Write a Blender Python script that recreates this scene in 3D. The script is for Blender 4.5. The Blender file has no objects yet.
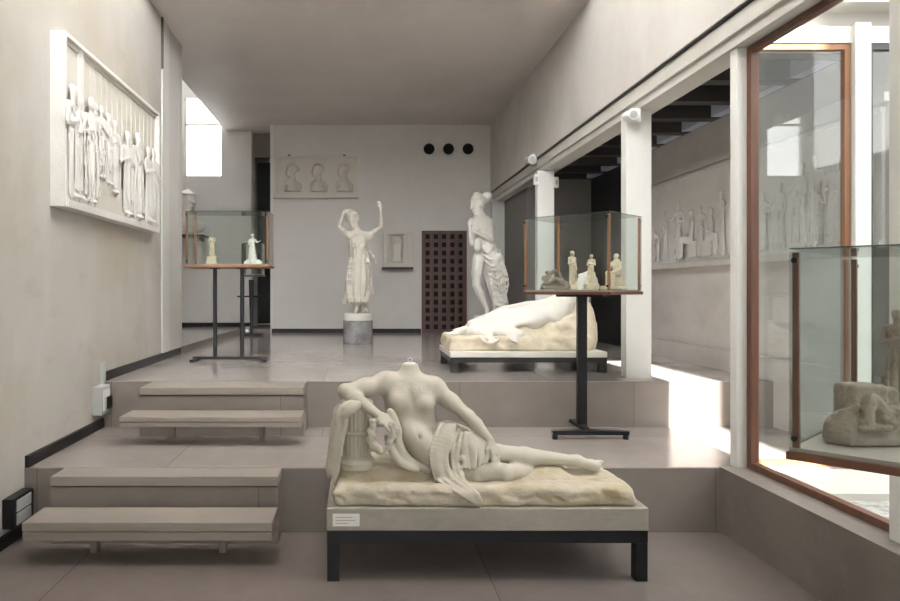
import bpy, bmesh, math, random
import numpy as np
from mathutils import Vector, Matrix
random.seed(7)
C = bpy.context.scene.collection
PI = math.pi
EYE = 1.55

def P(px, py, d):
    """landmark measured on the photograph, at its real distance d in metres"""
    return np.array([(px-360.)*d/700., d, EYE-(py-290.)*d/700.])

# ------------------------------------------------------------------ materials
def mat(name, col, rough=.6, metal=0., bump=None, var=None, spec=None, coat=0):
    m = bpy.data.materials.new(name); m.use_nodes = True
    nt = m.node_tree; b = nt.nodes['Principled BSDF']
    b.inputs['Base Color'].default_value = (*col, 1)
    b.inputs['Roughness'].default_value = rough
    b.inputs['Metallic'].default_value = metal
    if spec is not None: b.inputs['Specular IOR Level'].default_value = spec
    geo = nt.nodes.new('ShaderNodeNewGeometry')
    prev = None
    for (c2, scale, lo, hi, amt, stretch) in (var or []):
        mp = nt.nodes.new('ShaderNodeMapping'); mp.inputs['Scale'].default_value = stretch; mp.inputs['Location'].default_value = (3.37, 5.71, 2.43)
        nt.links.new(geo.outputs['Position'], mp.inputs['Vector'])
        n = nt.nodes.new('ShaderNodeTexNoise'); n.inputs['Scale'].default_value = scale
        n.inputs['Detail'].default_value = 6; n.inputs['Roughness'].default_value = .6
        nt.links.new(mp.outputs[0], n.inputs['Vector'])
        r = nt.nodes.new('ShaderNodeMapRange'); r.inputs['From Min'].default_value = lo
        r.inputs['From Max'].default_value = hi; r.inputs['To Max'].default_value = amt
        nt.links.new(n.outputs['Fac'], r.inputs['Value'])
        mx = nt.nodes.new('ShaderNodeMix'); mx.data_type = 'RGBA'
        nt.links.new(r.outputs[0], mx.inputs['Factor'])
        if prev is None: mx.inputs['A'].default_value = (*col, 1)
        else: nt.links.new(prev, mx.inputs['A'])
        mx.inputs['B'].default_value = (*c2, 1)
        prev = mx.outputs['Result']
    if prev is not None: nt.links.new(prev, b.inputs['Base Color'])
    if bump:
        n = nt.nodes.new('ShaderNodeTexNoise'); n.inputs['Scale'].default_value = bump[0]
        n.inputs['Detail'].default_value = 5
        nt.links.new(geo.outputs['Position'], n.inputs['Vector'])
        bp = nt.nodes.new('ShaderNodeBump'); bp.inputs['Strength'].default_value = bump[1]
        bp.inputs['Distance'].default_value = .02
        nt.links.new(n.outputs['Fac'], bp.inputs['Height']); nt.links.new(bp.outputs[0], b.inputs['Normal'])
    return m

def stone_mat(name, col, col2, tile, rough=.28, mortar=(.13,.11,.10), msize=.004, off=(0,0,0), vertical=False):
    m = mat(name, col, rough, var=[(col2, .8, .3, .75, .8, (1,1,1)), ((col[0]*1.22,col[1]*1.22,col[2]*1.22), 2.6, .35, .85, .55, (1,.6,1)),
                                   ((col[0]*.8,col[1]*.78,col[2]*.76), 7, .35, .85, .55, (1,1,1))], bump=(30,.02))
    nt = m.node_tree; b = nt.nodes['Principled BSDF']
    geo = [n for n in nt.nodes if n.type == 'NEW_GEOMETRY'][0]
    mp = nt.nodes.new('ShaderNodeMapping'); mp.inputs['Location'].default_value = off
    if vertical: mp.inputs['Rotation'].default_value = (PI/2, 0, 0)
    nt.links.new(geo.outputs['Position'], mp.inputs['Vector'])
    br = nt.nodes.new('ShaderNodeTexBrick'); br.inputs['Scale'].default_value = 1
    br.inputs['Brick Width'].default_value = tile[0]; br.inputs['Row Height'].default_value = tile[1]
    br.inputs['Mortar Size'].default_value = msize; br.inputs['Mortar Smooth'].default_value = .2
    br.inputs['Color1'].default_value = (.93,.93,.93,1); br.inputs['Color2'].default_value = (1.07,1.05,1.04,1)
    br.inputs['Mortar'].default_value = (.66,.63,.61,1)
    nt.links.new(mp.outputs[0], br.inputs['Vector'])
    src = b.inputs['Base Color'].links[0].from_socket
    mx = nt.nodes.new('ShaderNodeMix'); mx.data_type = 'RGBA'; mx.blend_type = 'MULTIPLY'
    mx.inputs['Factor'].default_value = 1
    nt.links.new(src, mx.inputs['A']); nt.links.new(br.outputs['Color'], mx.inputs['B'])
    nt.links.new(mx.outputs['Result'], b.inputs['Base Color'])
    return m

def glass_mat(name, tint, ior=1.45, rough=0., boost=1.0):
    m = bpy.data.materials.new(name); m.use_nodes = True; nt = m.node_tree
    for n in list(nt.nodes): nt.nodes.remove(n)
    o = nt.nodes.new('ShaderNodeOutputMaterial'); t = nt.nodes.new('ShaderNodeBsdfTransparent')
    g = nt.nodes.new('ShaderNodeBsdfGlossy'); f = nt.nodes.new('ShaderNodeLayerWeight'); mx = nt.nodes.new('ShaderNodeMixShader')
    t.inputs['Color'].default_value = (*tint, 1); g.inputs['Roughness'].default_value = rough
    f.inputs['Blend'].default_value = .5; f0 = ((ior-1)/(ior+1))**2
    pw = nt.nodes.new('ShaderNodeMath'); pw.operation = 'POWER'; pw.inputs[1].default_value = 5
    ad = nt.nodes.new('ShaderNodeMath'); ad.operation = 'MULTIPLY_ADD'; ad.inputs[1].default_value = 1-f0; ad.inputs[2].default_value = f0
    nt.links.new(f.outputs['Facing'], pw.inputs[0]); nt.links.new(pw.outputs[0], ad.inputs[0])
    nt.links.new(ad.outputs[0], mx.inputs[0]); nt.links.new(t.outputs[0], mx.inputs[1]); nt.links.new(g.outputs[0], mx.inputs[2])
    nt.links.new(mx.outputs[0], o.inputs['Surface'])
    return m

M = {}
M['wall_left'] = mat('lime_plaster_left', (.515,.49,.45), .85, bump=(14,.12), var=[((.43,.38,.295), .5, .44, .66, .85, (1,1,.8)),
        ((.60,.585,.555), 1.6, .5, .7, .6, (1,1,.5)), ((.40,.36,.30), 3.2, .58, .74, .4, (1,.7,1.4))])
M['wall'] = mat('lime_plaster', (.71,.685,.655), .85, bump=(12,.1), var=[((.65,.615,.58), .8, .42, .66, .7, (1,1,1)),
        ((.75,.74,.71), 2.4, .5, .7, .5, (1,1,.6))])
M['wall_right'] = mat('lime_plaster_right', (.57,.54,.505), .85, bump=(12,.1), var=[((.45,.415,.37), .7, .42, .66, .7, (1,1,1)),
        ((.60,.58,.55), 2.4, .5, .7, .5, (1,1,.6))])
M['ceiling'] = mat('ceiling_plaster', (.68,.625,.585), .55, bump=(7,.22), var=[((.60,.545,.505), .6, .4, .65, .8, (1,1,1)), ((.73,.68,.64), 3., .55, .72, .5, (1,.5,1))])
M['floor'] = stone_mat('polished_floor_stone_shaded', (.20,.172,.16), (.165,.14,.13), (2.3,1.02), .26, off=(.45,.62,0))  # same stone as the platforms, its colour darkened for the dimmer front
M['floor_up'] = stone_mat('polished_platform_stone_lit', (.47,.43,.41), (.40,.36,.34), (1.9,1.9), .13, off=(.3,.25,0))  # lightest copy of the floor stone, stronger light put into its colour
M['floor_mid'] = stone_mat('middle_platform_stone_shaded', (.37,.33,.31), (.305,.27,.25), (1.9,1.9), .17, off=(.3,.25,0))  # platform stone copied darker, weaker light put into its colour
M['riser'] = stone_mat('riser_stone', (.27,.235,.21), (.215,.185,.165), (1.45,3.), .4, off=(.62,0,.0), vertical=True)
M['step'] = mat('step_stone', (.33,.29,.255), .45, bump=(30,.08), var=[((.27,.235,.205), 2.2, .42, .66, .8, (.4,1,4))])
M['lowwall'] = mat('low_wall_stone', (.22,.19,.17), .42, bump=(20,.1), var=[((.165,.14,.125), 1.7, .42, .66, .8, (1,1,1)), ((.27,.24,.215), 5, .56, .75, .5, (1,1,1))])
M['annex'] = mat('annex_stone', (.60,.565,.54), .7, bump=(16,.15), var=[((.48,.45,.425), 1.1, .42, .66, .8, (1,1,2)), ((.62,.59,.56), 4, .5, .7, .5, (1,1,1))])
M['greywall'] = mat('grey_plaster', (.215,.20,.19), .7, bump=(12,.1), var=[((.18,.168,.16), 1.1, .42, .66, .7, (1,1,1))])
M['black'] = mat('black_steel', (.012,.012,.014), .38, .3)
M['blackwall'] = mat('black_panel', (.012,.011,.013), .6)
M['slot'] = mat('brown_slot', (.10,.085,.075), .6)
M['steel'] = mat('dark_grey_steel', (.045,.045,.047), .4, .4)
M['white'] = mat('white_paint', (.74,.735,.70), .45, bump=(20,.04), var=[((.62,.61,.565), 2.5, .5, .7, .4, (1,1,.3))])
M['cream'] = mat('cream_paint', (.60,.58,.53), .5, bump=(20,.05), var=[((.50,.475,.43), 2.5, .45, .7, .5, (1,1,.3))])
M['wood'] = mat('reddish_wood', (.145,.06,.034), .4, var=[((.085,.035,.02), 14, .4, .65, .8, (1,1,.1))])
M['wood_lit'] = mat('lit_orange_wood', (.34,.155,.075), .4, var=[((.30,.12,.05), 14, .4, .65, .8, (1,1,.1))])  # brighter copy of the frame wood with the light put into its colour
M['wood_dark'] = mat('dark_red_wood', (.125,.066,.055), .55, var=[((.08,.04,.033), 10, .4, .65, .8, (1,1,.1))])
M['plaster'] = mat('aged_plaster', (.50,.46,.385), .55, bump=(60,.12), var=[((.43,.385,.305), 4., .45, .68, .6, (1,1,1)), ((.54,.505,.435), 11, .5, .7, .4, (1,1,1))])
M['plaster_base'] = mat('stained_plaster', (.48,.43,.34), .65, bump=(35,.35), var=[((.42,.34,.19), 5., .45, .62, .7, (1,1,2.6)), ((.37,.30,.22), 9., .57, .72, .7, (1,1,2)), ((.55,.50,.41), 3, .5, .68, .6, (1,1,1))])
M['plaster_white'] = mat('white_plaster', (.78,.755,.69), .55, bump=(50,.12), var=[((.71,.67,.58), 5., .47, .7, .6, (1,1,1))])
M['plaster_tan'] = mat('tan_plaster', (.76,.68,.53), .65, bump=(40,.3), var=[((.60,.50,.36), 6., .45, .65, .7, (1,1,1.6))])
M['plaster_pale'] = mat('pale_plaster', (.66,.62,.54), .6, bump=(50,.15), var=[((.56,.51,.43), 5., .45, .68, .6, (1,1,1))])
M['relief_white'] = mat('relief_plaster', (.78,.76,.72), .6, bump=(40,.15), var=[((.70,.67,.62), 5., .47, .7, .5, (1,1,1))])
M['relief_grey'] = mat('relief_plaster_grey', (.70,.685,.66), .6, bump=(40,.15), var=[((.60,.58,.55), 4., .47, .7, .5, (1,1,1))])
M['relief_cream'] = mat('relief_plaster_cream', (.67,.635,.57), .6, bump=(40,.12), var=[((.61,.57,.50), 4., .47, .7, .5, (1,1,1))])
M['terracotta'] = mat('raw_clay', (.30,.25,.20), .75, bump=(70,.4), var=[((.21,.17,.13), 14, .45, .65, .8, (1,1,1))])
M['terracotta_pale'] = mat('pale_clay', (.70,.60,.44), .7, bump=(70,.3), var=[((.56,.44,.30), 16, .45, .65, .7, (1,1,1))])
M['slab'] = mat('plinth_stone', (.36,.325,.275), .6, bump=(30,.15), var=[((.28,.255,.22), 5, .42, .66, .8, (.4,1,1)), ((.39,.365,.325), 16, .5, .7, .5, (1,1,1))])
M['marble'] = mat('grey_marble', (.33,.325,.33), .22, bump=(20,.02), var=[((.20,.20,.205), 6, .45, .6, .8, (1,1,1)), ((.46,.455,.46), 15, .55, .7, .7, (1,1,1))])
M['case_floor'] = mat('case_floor_board', (.34,.31,.265), .5, var=[((.30,.27,.23), 3, .45, .7, .6, (1,1,1))])
M['card'] = mat('white_card', (.78,.77,.74), .5)
M['ink'] = mat('grey_print', (.30,.29,.28), .6)
M['gravel'] = mat('white_gravel', (.42,.41,.385), .8, bump=(28,1.), var=[((.20,.19,.17), 22, .45, .6, .85, (1,1,1))])
M['plastic'] = mat('white_plastic', (.80,.80,.78), .35)
M['plastic_grey'] = mat('grey_plastic', (.46,.47,.46), .4)
M['outside'] = mat('pale_render', (.50,.50,.50), .9, bump=(10,.1))
M['skylit_gap'] = mat('skylit_gap_blue_grey', (.50,.56,.66), .7)  # daylight tint of the joist gaps, given as a board colour
M['joist'] = mat('dark_timber', (.045,.04,.038), .6)
M['hole'] = mat('black_void', (.006,.005,.005), .8)
M['glass'] = glass_mat('window_glass', (.95,.965,.96), 1.52)
def diffuser():
    m = bpy.data.materials.new('frosted_glass'); m.use_nodes = True; nt = m.node_tree
    for n in list(nt.nodes): nt.nodes.remove(n)
    o = nt.nodes.new('ShaderNodeOutputMaterial'); t = nt.nodes.new('ShaderNodeBsdfTranslucent'); t.inputs['Color'].default_value = (.86,.88,.90,1)
    nt.links.new(t.outputs[0], o.inputs['Surface']); return m
M['frosted'] = diffuser()
M['frosted_dim'] = diffuser(); M['frosted_dim'].name = 'milk_glass'; [n for n in M['frosted_dim'].node_tree.nodes if n.type == 'BSDF_TRANSLUCENT'][0].inputs['Color'].default_value = (.34,.35,.36,1)
M['case_glass'] = glass_mat('case_glass', (.95,.97,.962), 1.42)
M['glass_edge'] = mat('green_glass_edge', (.05,.10,.085), .2)

# ------------------------------------------------------------------ objects
def tag(o, label=None, cat=None, group=None, kind=None):
    if label: o['label'] = label
    if cat: o['category'] = cat
    if group: o['group'] = group
    if kind: o['kind'] = kind
    return o

def thing(name, label, cat, loc=(0,0,0), rotz=0, group=None):
    o = bpy.data.objects.new(name, None); C.objects.link(o)
    o.empty_display_size = .05
    o.location = loc; o.rotation_euler = (0,0,rotz)
    return tag(o, label, cat, group)

def wloc(o):
    l = Vector((0,0,0))
    while o is not None:
        l += o.location; o = o.parent
    return l

def link(name, me, m, parent=None, local=False, smooth=False, bevel=0):
    """meshes come in world coordinates unless local"""
    o = bpy.data.objects.new(name, me); C.objects.link(o)
    for mm in (m if isinstance(m, (list, tuple)) else [m]): me.materials.append(mm)
    if parent is not None:
        if not local: me.transform(Matrix.Translation(-wloc(parent)))
        o.parent = parent
    if smooth: me.shade_smooth()
    if bevel:
        bv = o.modifiers.new('bevel', 'BEVEL'); bv.width = bevel; bv.segments = 2; bv.limit_method = 'ANGLE'
    return o

def obj(name, bm, m, parent=None, local=False, smooth=False, bevel=0):
    me = bpy.data.meshes.new(name); bmesh.ops.recalc_face_normals(bm, faces=bm.faces)
    bm.to_mesh(me); bm.free()
    return link(name, me, m, parent, local, smooth, bevel)

def B(): return bmesh.new()
def box(bm, x0, x1, y0, y1, z0, z1):
    v = [bm.verts.new((x, y, z)) for z in (z0, z1) for (x, y) in ((x0,y0),(x1,y0),(x1,y1),(x0,y1))]
    for f in ((0,1,2,3),(4,5,6,7),(0,1,5,4),(1,2,6,5),(2,3,7,6),(3,0,4,7)): bm.faces.new([v[i] for i in f])
    return bm
def bar(bm, a, b, w, h, up=(0,0,1)):
    a = Vector(a); b = Vector(b); d = (b-a).normalized(); up = Vector(up)
    s = d.cross(up).normalized(); u = s.cross(d).normalized()
    v = []
    for p in (a, b):
        for i, j in ((-1,-1),(1,-1),(1,1),(-1,1)): v.append(bm.verts.new(p+s*(i*w/2)+u*(j*h/2)))
    for f in ((0,1,2,3),(4,5,6,7),(0,1,5,4),(1,2,6,5),(2,3,7,6),(3,0,4,7)): bm.faces.new([v[i] for i in f])
    return bm
def lathe(bm, c, prof, n=48, flute=0, amp=0):
    rings = []
    for r, z in prof:
        rings.append([bm.verts.new((c[0]+(r+amp*abs(math.sin(flute*2*PI*i/n/2)) if flute else r)*math.cos(2*PI*i/n), c[1]+(r+amp*abs(math.sin(flute*2*PI*i/n/2)) if flute else r)*math.sin(2*PI*i/n), c[2]+z)) for i in range(n)])
    for a, b in zip(rings, rings[1:]):
        for i in range(n): bm.faces.new((a[i], a[(i+1)%n], b[(i+1)%n], b[i]))
    bm.faces.new(rings[0][::-1]); bm.faces.new(rings[-1])
    return bm
def tube(bm, a, b, r, n=16, r2=None):
    a = Vector(a); b = Vector(b); d = (b-a).normalized()
    s = d.orthogonal().normalized(); u = d.cross(s); r2 = r if r2 is None else r2
    A = [bm.verts.new(a+(s*math.cos(2*PI*i/n)+u*math.sin(2*PI*i/n))*r) for i in range(n)]
    D = [bm.verts.new(b+(s*math.cos(2*PI*i/n)+u*math.sin(2*PI*i/n))*r2) for i in range(n)]
    for i in range(n): bm.faces.new((A[i], A[(i+1)%n], D[(i+1)%n], D[i]))
    bm.faces.new(A[::-1]); bm.faces.new(D)
    return bm
def struct(name, bm, m, parent=None, bevel=0):
    o = obj(name, bm, m, parent, bevel=bevel)
    if parent is None: o['kind'] = 'structure'
    return o
def dup(root, loc=None, rotz=None, label=None, group=None):
    r = root.copy(); C.objects.link(r)
    if loc is not None: r.location = loc
    if rotz is not None: r.rotation_euler = (0,0,rotz)
    if label: r['label'] = label
    if group: r['group'] = group
    for ch in list(root.children):
        c = ch.copy(); C.objects.link(c); c.parent = r
        for g in ch.children:
            d = g.copy(); C.objects.link(d); d.parent = c
    return r

# ------------------------------------------------------------------ sculpting: smooth distance field -> surface net
def V(*a): return np.array(a, float)
def nrm(v):
    v = np.asarray(v, float); return v/(np.linalg.norm(v)+1e-9)
def cap(a, b, ra, rb=None, k=.03, fold=None, op='add', flat=None):
    return dict(t='cap', a=np.asarray(a,float), b=np.asarray(b,float), ra=ra, rb=ra if rb is None else rb, k=k, fold=fold, op=op, flat=flat)
def chain(pts, rads, k=.03, **kw):
    return [cap(pts[i], pts[i+1], rads[i], rads[i+1], k, **kw) for i in range(len(pts)-1)]
def ell(c, r, d=None, up=None, k=.03, op='add', fold=None):
    """radii r = (along d, along up, along side)"""
    if d is None: R = np.eye(3); R = np.array([[1,0,0],[0,0,1],[0,1,0]], float)
    else:
        d = nrm(d); up = V(0,0,1) if up is None else nrm(up)
        s = nrm(np.cross(d, up)); u = np.cross(s, d); R = np.array([d, u, s])
    return dict(t='ell', c=np.asarray(c,float), r=np.asarray(r,float), R=R, k=k, op=op, fold=fold)
def rbox(c, h, rad, k=.03, op='add', fold=None):
    return dict(t='box', c=np.asarray(c,float), h=np.asarray(h,float), rad=rad, k=k, op=op, fold=fold)

def spline(pts, rads, n=4):
    pts = [np.asarray(p,float) for p in pts]; out = []; rr = []
    for i in range(len(pts)-1):
        p0 = pts[max(i-1,0)]; p1 = pts[i]; p2 = pts[i+1]; p3 = pts[min(i+2,len(pts)-1)]
        for j in range(n):
            t = j/n
            out.append(.5*((2*p1)+(-p0+p2)*t+(2*p0-5*p1+4*p2-p3)*t*t+(-p0+3*p1-3*p2+p3)*t**3)); rr.append(rads[i]*(1-t)+rads[i+1]*t)
    out.append(pts[-1]); rr.append(rads[-1])
    return out, rr
def ridge(pts, rads, k=.02, n=4):
    a, b = spline(pts, rads, n); return chain(a, b, k)

def sdf_mesh(name, prims, res=.01, noise=None, smooth=1, zmin=None):
    lo = np.full(3, 1e9); hi = -lo
    bbs = []
    for p in prims:
        if p['t'] == 'cap':
            r = max(p['ra'], p['rb']); a = np.minimum(p['a'], p['b'])-r; b = np.maximum(p['a'], p['b'])+r
        elif p['t'] == 'ell':
            e = np.sqrt(((p['R'].T*p['r'])**2).sum(1)); a = p['c']-e; b = p['c']+e
        else: a = p['c']-p['h']-p['rad']; b = p['c']+p['h']+p['rad']
        bbs.append((a, b))
        if p['op'] == 'add': lo = np.minimum(lo, a); hi = np.maximum(hi, b)
    lo -= 5*res; hi += 5*res
    n = np.ceil((hi-lo)/res).astype(int)+1
    F = np.full(n, 1., np.float32)
    ax = [lo[i]+res*np.arange(n[i]) for i in range(3)]
    for p, (a, b) in zip(prims, bbs):
        m = p['k']+3*res+(.02 if p['fold'] else 0)
        i0 = np.maximum(((a-m-lo)/res).astype(int), 0); i1 = np.minimum(((b+m-lo)/res).astype(int)+2, n)
        if (i1 <= i0).any(): continue
        sl = tuple(slice(i0[i], i1[i]) for i in range(3))
        X = ax[0][sl[0]][:,None,None]; Y = ax[1][sl[1]][None,:,None]; Z = ax[2][sl[2]][None,None,:]
        if p['t'] == 'cap':
            d = p['b']-p['a']; L2 = max(float(d@d), 1e-9)
            dx, dy, dz = X-p['a'][0], Y-p['a'][1], Z-p['a'][2]
            h = np.clip((dx*d[0]+dy*d[1]+dz*d[2])/L2, 0, 1)
            qx, qy, qz = dx-h*d[0], dy-h*d[1], dz-h*d[2]
            if p['flat'] is not None:          # squash the section along a direction
                fd, ff = p['flat']; t = qx*fd[0]+qy*fd[1]+qz*fd[2]; t = t*(ff-1)
                qx, qy, qz = qx+t*fd[0], qy+t*fd[1], qz+t*fd[2]
            D = np.sqrt(qx*qx+qy*qy+qz*qz)-(p['ra']+(p['rb']-p['ra'])*h)
            if p['fold']:
                nf, amp, tw = p['fold']; dn = d/math.sqrt(L2); s = nrm(np.cross(dn, V(.3,.9,.2))); u = np.cross(dn, s)
                th = np.arctan2(qx*u[0]+qy*u[1]+qz*u[2], qx*s[0]+qy*s[1]+qz*s[2])
                D = D+amp*(.25+.75*h)*(np.sin(nf*th+tw*h)+.5*np.sin(nf*1.7*th+1.3+tw*h*1.4+2*h))
        elif p['t'] == 'ell':
            q = [(X-p['c'][0])*p['R'][i][0]+(Y-p['c'][1])*p['R'][i][1]+(Z-p['c'][2])*p['R'][i][2] for i in range(3)]
            k0 = np.sqrt(sum((q[i]/p['r'][i])**2 for i in range(3)))
            k1 = np.sqrt(sum((q[i]/p['r'][i]**2)**2 for i in range(3)))+1e-9
            D = k0*(k0-1)/k1
            if p['fold']:
                f, amp = p['fold'][:2]; D = D+amp*np.sin(X*f[0]+Y*f[1]+Z*f[2]+1.5*np.sin(X*9+Z*13)+1.2*np.sin(Y*11-Z*7))
        else:
            qx, qy, qz = np.abs(X-p['c'][0])-p['h'][0], np.abs(Y-p['c'][1])-p['h'][1], np.abs(Z-p['c'][2])-p['h'][2]
            D = np.sqrt(np.maximum(qx,0)**2+np.maximum(qy,0)**2+np.maximum(qz,0)**2)+np.minimum(np.maximum(qx,np.maximum(qy,qz)),0)-p['rad']
            if p['fold']:
                f, amp = p['fold'][:2]; D = D+amp*np.sin(X*f[0]+Y*f[1]+Z*f[2]+1.5*np.sin(X*9+Z*13)+1.2*np.sin(Y*11-Z*7))
        D = D.astype(np.float32); k = p['k']; G = F[sl]
        if p['op'] == 'add':
            h = np.maximum(k-np.abs(G-D), 0)/k; F[sl] = np.minimum(G, D)-h*h*k*.25
        else:
            h = np.maximum(k-np.abs(G+D), 0)/k; F[sl] = np.maximum(G, -D)+h*h*k*.25
    if noise:
        X = ax[0][:,None,None]; Y = ax[1][None,:,None]; Z = ax[2][None,None,:]
        for f, amp in noise:
            F += (amp*(np.sin(X*f+2.1*np.sin(Y*f*.7+1))*np.sin(Y*f*1.1+1.7*np.sin(Z*f*.8))*np.sin(Z*f*1.3+1.9*np.sin(X*f*.6+2)))).astype(np.float32)
    S = F < 0
    c = S[:-1,:-1,:-1].astype(np.int8).copy()*0
    for i in (0,1):
        for j in (0,1):
            for k in (0,1): c += S[i:n[0]-1+i, j:n[1]-1+j, k:n[2]-1+k]
    act = (c > 0) & (c < 8); idx = np.full(act.shape, -1, np.int64); cells = np.argwhere(act); idx[act] = np.arange(len(cells))
    pos = np.zeros((len(cells), 3)); cnt = np.zeros(len(cells))
    I, J, K = cells.T
    for a in range(3):
        for u in (0,1):
            for w in (0,1):
                o0 = [0,0,0]; oth = [x for x in range(3) if x != a]; o0[oth[0]] = u; o0[oth[1]] = w
                o1 = list(o0); o1[a] = 1
                f0 = F[I+o0[0], J+o0[1], K+o0[2]]; f1 = F[I+o1[0], J+o1[1], K+o1[2]]
                mk = (f0 < 0) != (f1 < 0); t = np.where(mk, f0/(np.where(mk, f0-f1, 1)), 0)
                q = np.tile(np.array(o0, float), (len(cells),1)); q[:,a] = t
                pos[mk] += q[mk]; cnt[mk] += 1
    vs = lo+res*(cells+pos/cnt[:,None])
    faces = []
    for a in range(3):
        b_, c_ = (a+1)%3, (a+2)%3
        s0 = [slice(None)]*3; s1 = [slice(None)]*3; s0[a] = slice(0,-1); s1[a] = slice(1,None)
        E = S[tuple(s0)] != S[tuple(s1)]
        e = np.argwhere(E); e = e[(e[:,b_] > 0) & (e[:,c_] > 0) & (e[:,b_] < n[b_]-1) & (e[:,c_] < n[c_]-1)]
        ins = S[e[:,0], e[:,1], e[:,2]]
        q = []
        for (du, dw) in ((1,1),(0,1),(0,0),(1,0)):
            g = e.copy(); g[:,b_] -= du; g[:,c_] -= dw; q.append(idx[g[:,0], g[:,1], g[:,2]])
        q = np.stack(q, 1); q = np.where(ins[:,None], q, q[:,::-1]); faces.append(q)
    fs = np.concatenate(faces); fs = fs[(fs >= 0).all(1)]
    for _ in range(smooth):                      # light relaxation along the edges
        acc = np.zeros_like(vs); cn = np.zeros(len(vs))
        for i in range(4):
            a, b = fs[:,i], fs[:,(i+1)%4]
            for x in range(3): acc[:,x] += np.bincount(a, vs[b][:,x], len(vs))+np.bincount(b, vs[a][:,x], len(vs))
            cn += np.bincount(a, minlength=len(vs))+np.bincount(b, minlength=len(vs))
        vs = vs*.5+.5*acc/np.maximum(cn,1)[:,None]
    if zmin is not None: vs[:,2] = np.maximum(vs[:,2], zmin)
    return mesh_np(name, vs, fs)

def mesh_np(name, vs, fs):
    me = bpy.data.meshes.new(name)
    me.vertices.add(len(vs)); me.vertices.foreach_set('co', vs.astype(np.float32).ravel())
    me.loops.add(len(fs)*4); me.loops.foreach_set('vertex_index', fs.astype(np.int32).ravel())
    me.polygons.add(len(fs)); me.polygons.foreach_set('loop_start', np.arange(0, len(fs)*4, 4, dtype=np.int32))
    me.update(calc_edges=True); me.validate()
    return me

# ---- anatomy
def hand(w, d, nrml, s=1., curl=.5, side=1, k=.008, f=.0082):
    """w wrist, d pointing direction, nrml back of the hand, side = thumb side"""
    d = nrm(d); nrml = nrm(nrml-np.dot(nrml,d)*d); sd = np.cross(nrml, d)*side
    out = [ell(w+d*.042*s, (.046*s,.015*s,.036*s), d, nrml, .02*s)]
    L = (.040,.046,.044,.034)
    for i in range(4):
        o = (.026-.0175*i)*s; b0 = w+d*.072*s+sd*o
        d1 = nrm(d-nrml*curl*.5+sd*(.10-.07*i)); d2 = nrm(d-nrml*curl*1.5); p1 = b0+d1*L[i]*s; p2 = p1+d2*L[i]*.85*s
        out += chain([b0-d*.02*s, b0, p1, p2], [f*1.1*s, f*1.1*s, f*s, f*.8*s], k)
    t0 = w+d*.02*s+sd*.022*s; t1 = t0+nrm(sd*.8+d*.8-nrml*.3)*.038*s; t2 = t1+nrm(d+sd*.2-nrml*.5)*.03*s
    out += chain([t0, t1, t2], [f*1.5*s, f*1.15*s, f*.9*s], .01)
    return out
def foot(an, d, up=(0,0,1), s=1., side=1):
    d = nrm(d); up = nrm(np.asarray(up,float)-np.dot(up,d)*d); sd = np.cross(up, d)*side
    out = [ell(an-d*.028*s-up*.035*s, (.036*s,.03*s,.028*s), d, up, .03*s),
           cap(an, an+d*.10*s-up*.045*s, .034*s, .026*s, .03*s), ell(an+d*.10*s-up*.052*s, (.06*s,.02*s,.038*s), d, up, .02*s)]
    for i in range(5):
        b0 = an+d*(.145-.007*i)*s-up*.055*s+sd*(.027-.0135*i)*s
        out.append(cap(b0, b0+d*(.034-.003*i)*s-up*.006*s, (.012 if i == 0 else .009)*s, (.010 if i == 0 else .0075)*s, .006))
    return out
def head(c, f, up, s=1., bun=True, hair=True):
    f = nrm(f); up = nrm(np.asarray(up,float)-np.dot(up,f)*f); sd = np.cross(f, up)
    g = lambda x, y, z: c+(f*x+sd*y+up*z)*s
    o = [ell(g(-.01,0,.025), (.092*s,.082*s,.074*s), f, up, .02*s), ell(g(.03,0,-.035), (.055*s,.07*s,.052*s), f, up, .03*s),
         ell(g(.055,0,-.085), (.022*s,.02*s,.024*s), f, up, .02*s),
         cap(g(.084,0,.02), g(.106,0,-.022), .009*s, .014*s, .014*s), ell(g(.083,0,-.048), (.014*s,.007*s,.024*s), f, up, .006*s), ell(g(.082,0,-.060), (.013*s,.007*s,.02*s), f, up, .006*s)]
    for y in (-1,1):
        o += [ell(g(.092,y*.032,.006), (.014*s,.013*s,.019*s), f, up, .012*s, 'sub'), ell(g(.072,y*.032,.006), (.014*s,.009*s,.016*s), f, up, .006*s),
              ell(g(-.005,y*.074,-.01), (.016*s,.028*s,.010*s), f, up, .008*s)]
    if hair:
        o += hairs(c, f, up, s, bun)
    return o
def hairs(c, f, up, s=1., bun=True):
    f = nrm(f); up = nrm(np.asarray(up,float)-np.dot(up,f)*f); sd = np.cross(f, up)
    g = lambda x, y, z: c+(f*x+sd*y+up*z)*s
    o = [ell(g(-.03,0,.045), (.088*s,.082*s,.084*s), f, up, .01*s)]
    for i in range(9):
        a = (i-4)/4*1.25
        o += chain([g(.07*math.cos(a)-.005,.075*math.sin(a),.075), g(.0,.085*math.sin(a),.125-.05*abs(math.sin(a))), g(-.09,.05*math.sin(a),.05)], [.012*s,.016*s,.012*s], .008)
    if bun: o += [ell(g(-.125,0,.035), (.04*s,.042*s,.045*s), f, up, .012*s), cap(g(-.12,.02,.06), g(-.14,-.02,.02), .02*s, .02*s, .006), ell(g(-.03,0,.13), (.05*s,.022*s,.03*s), f, up, .015*s)]
    return o
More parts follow.
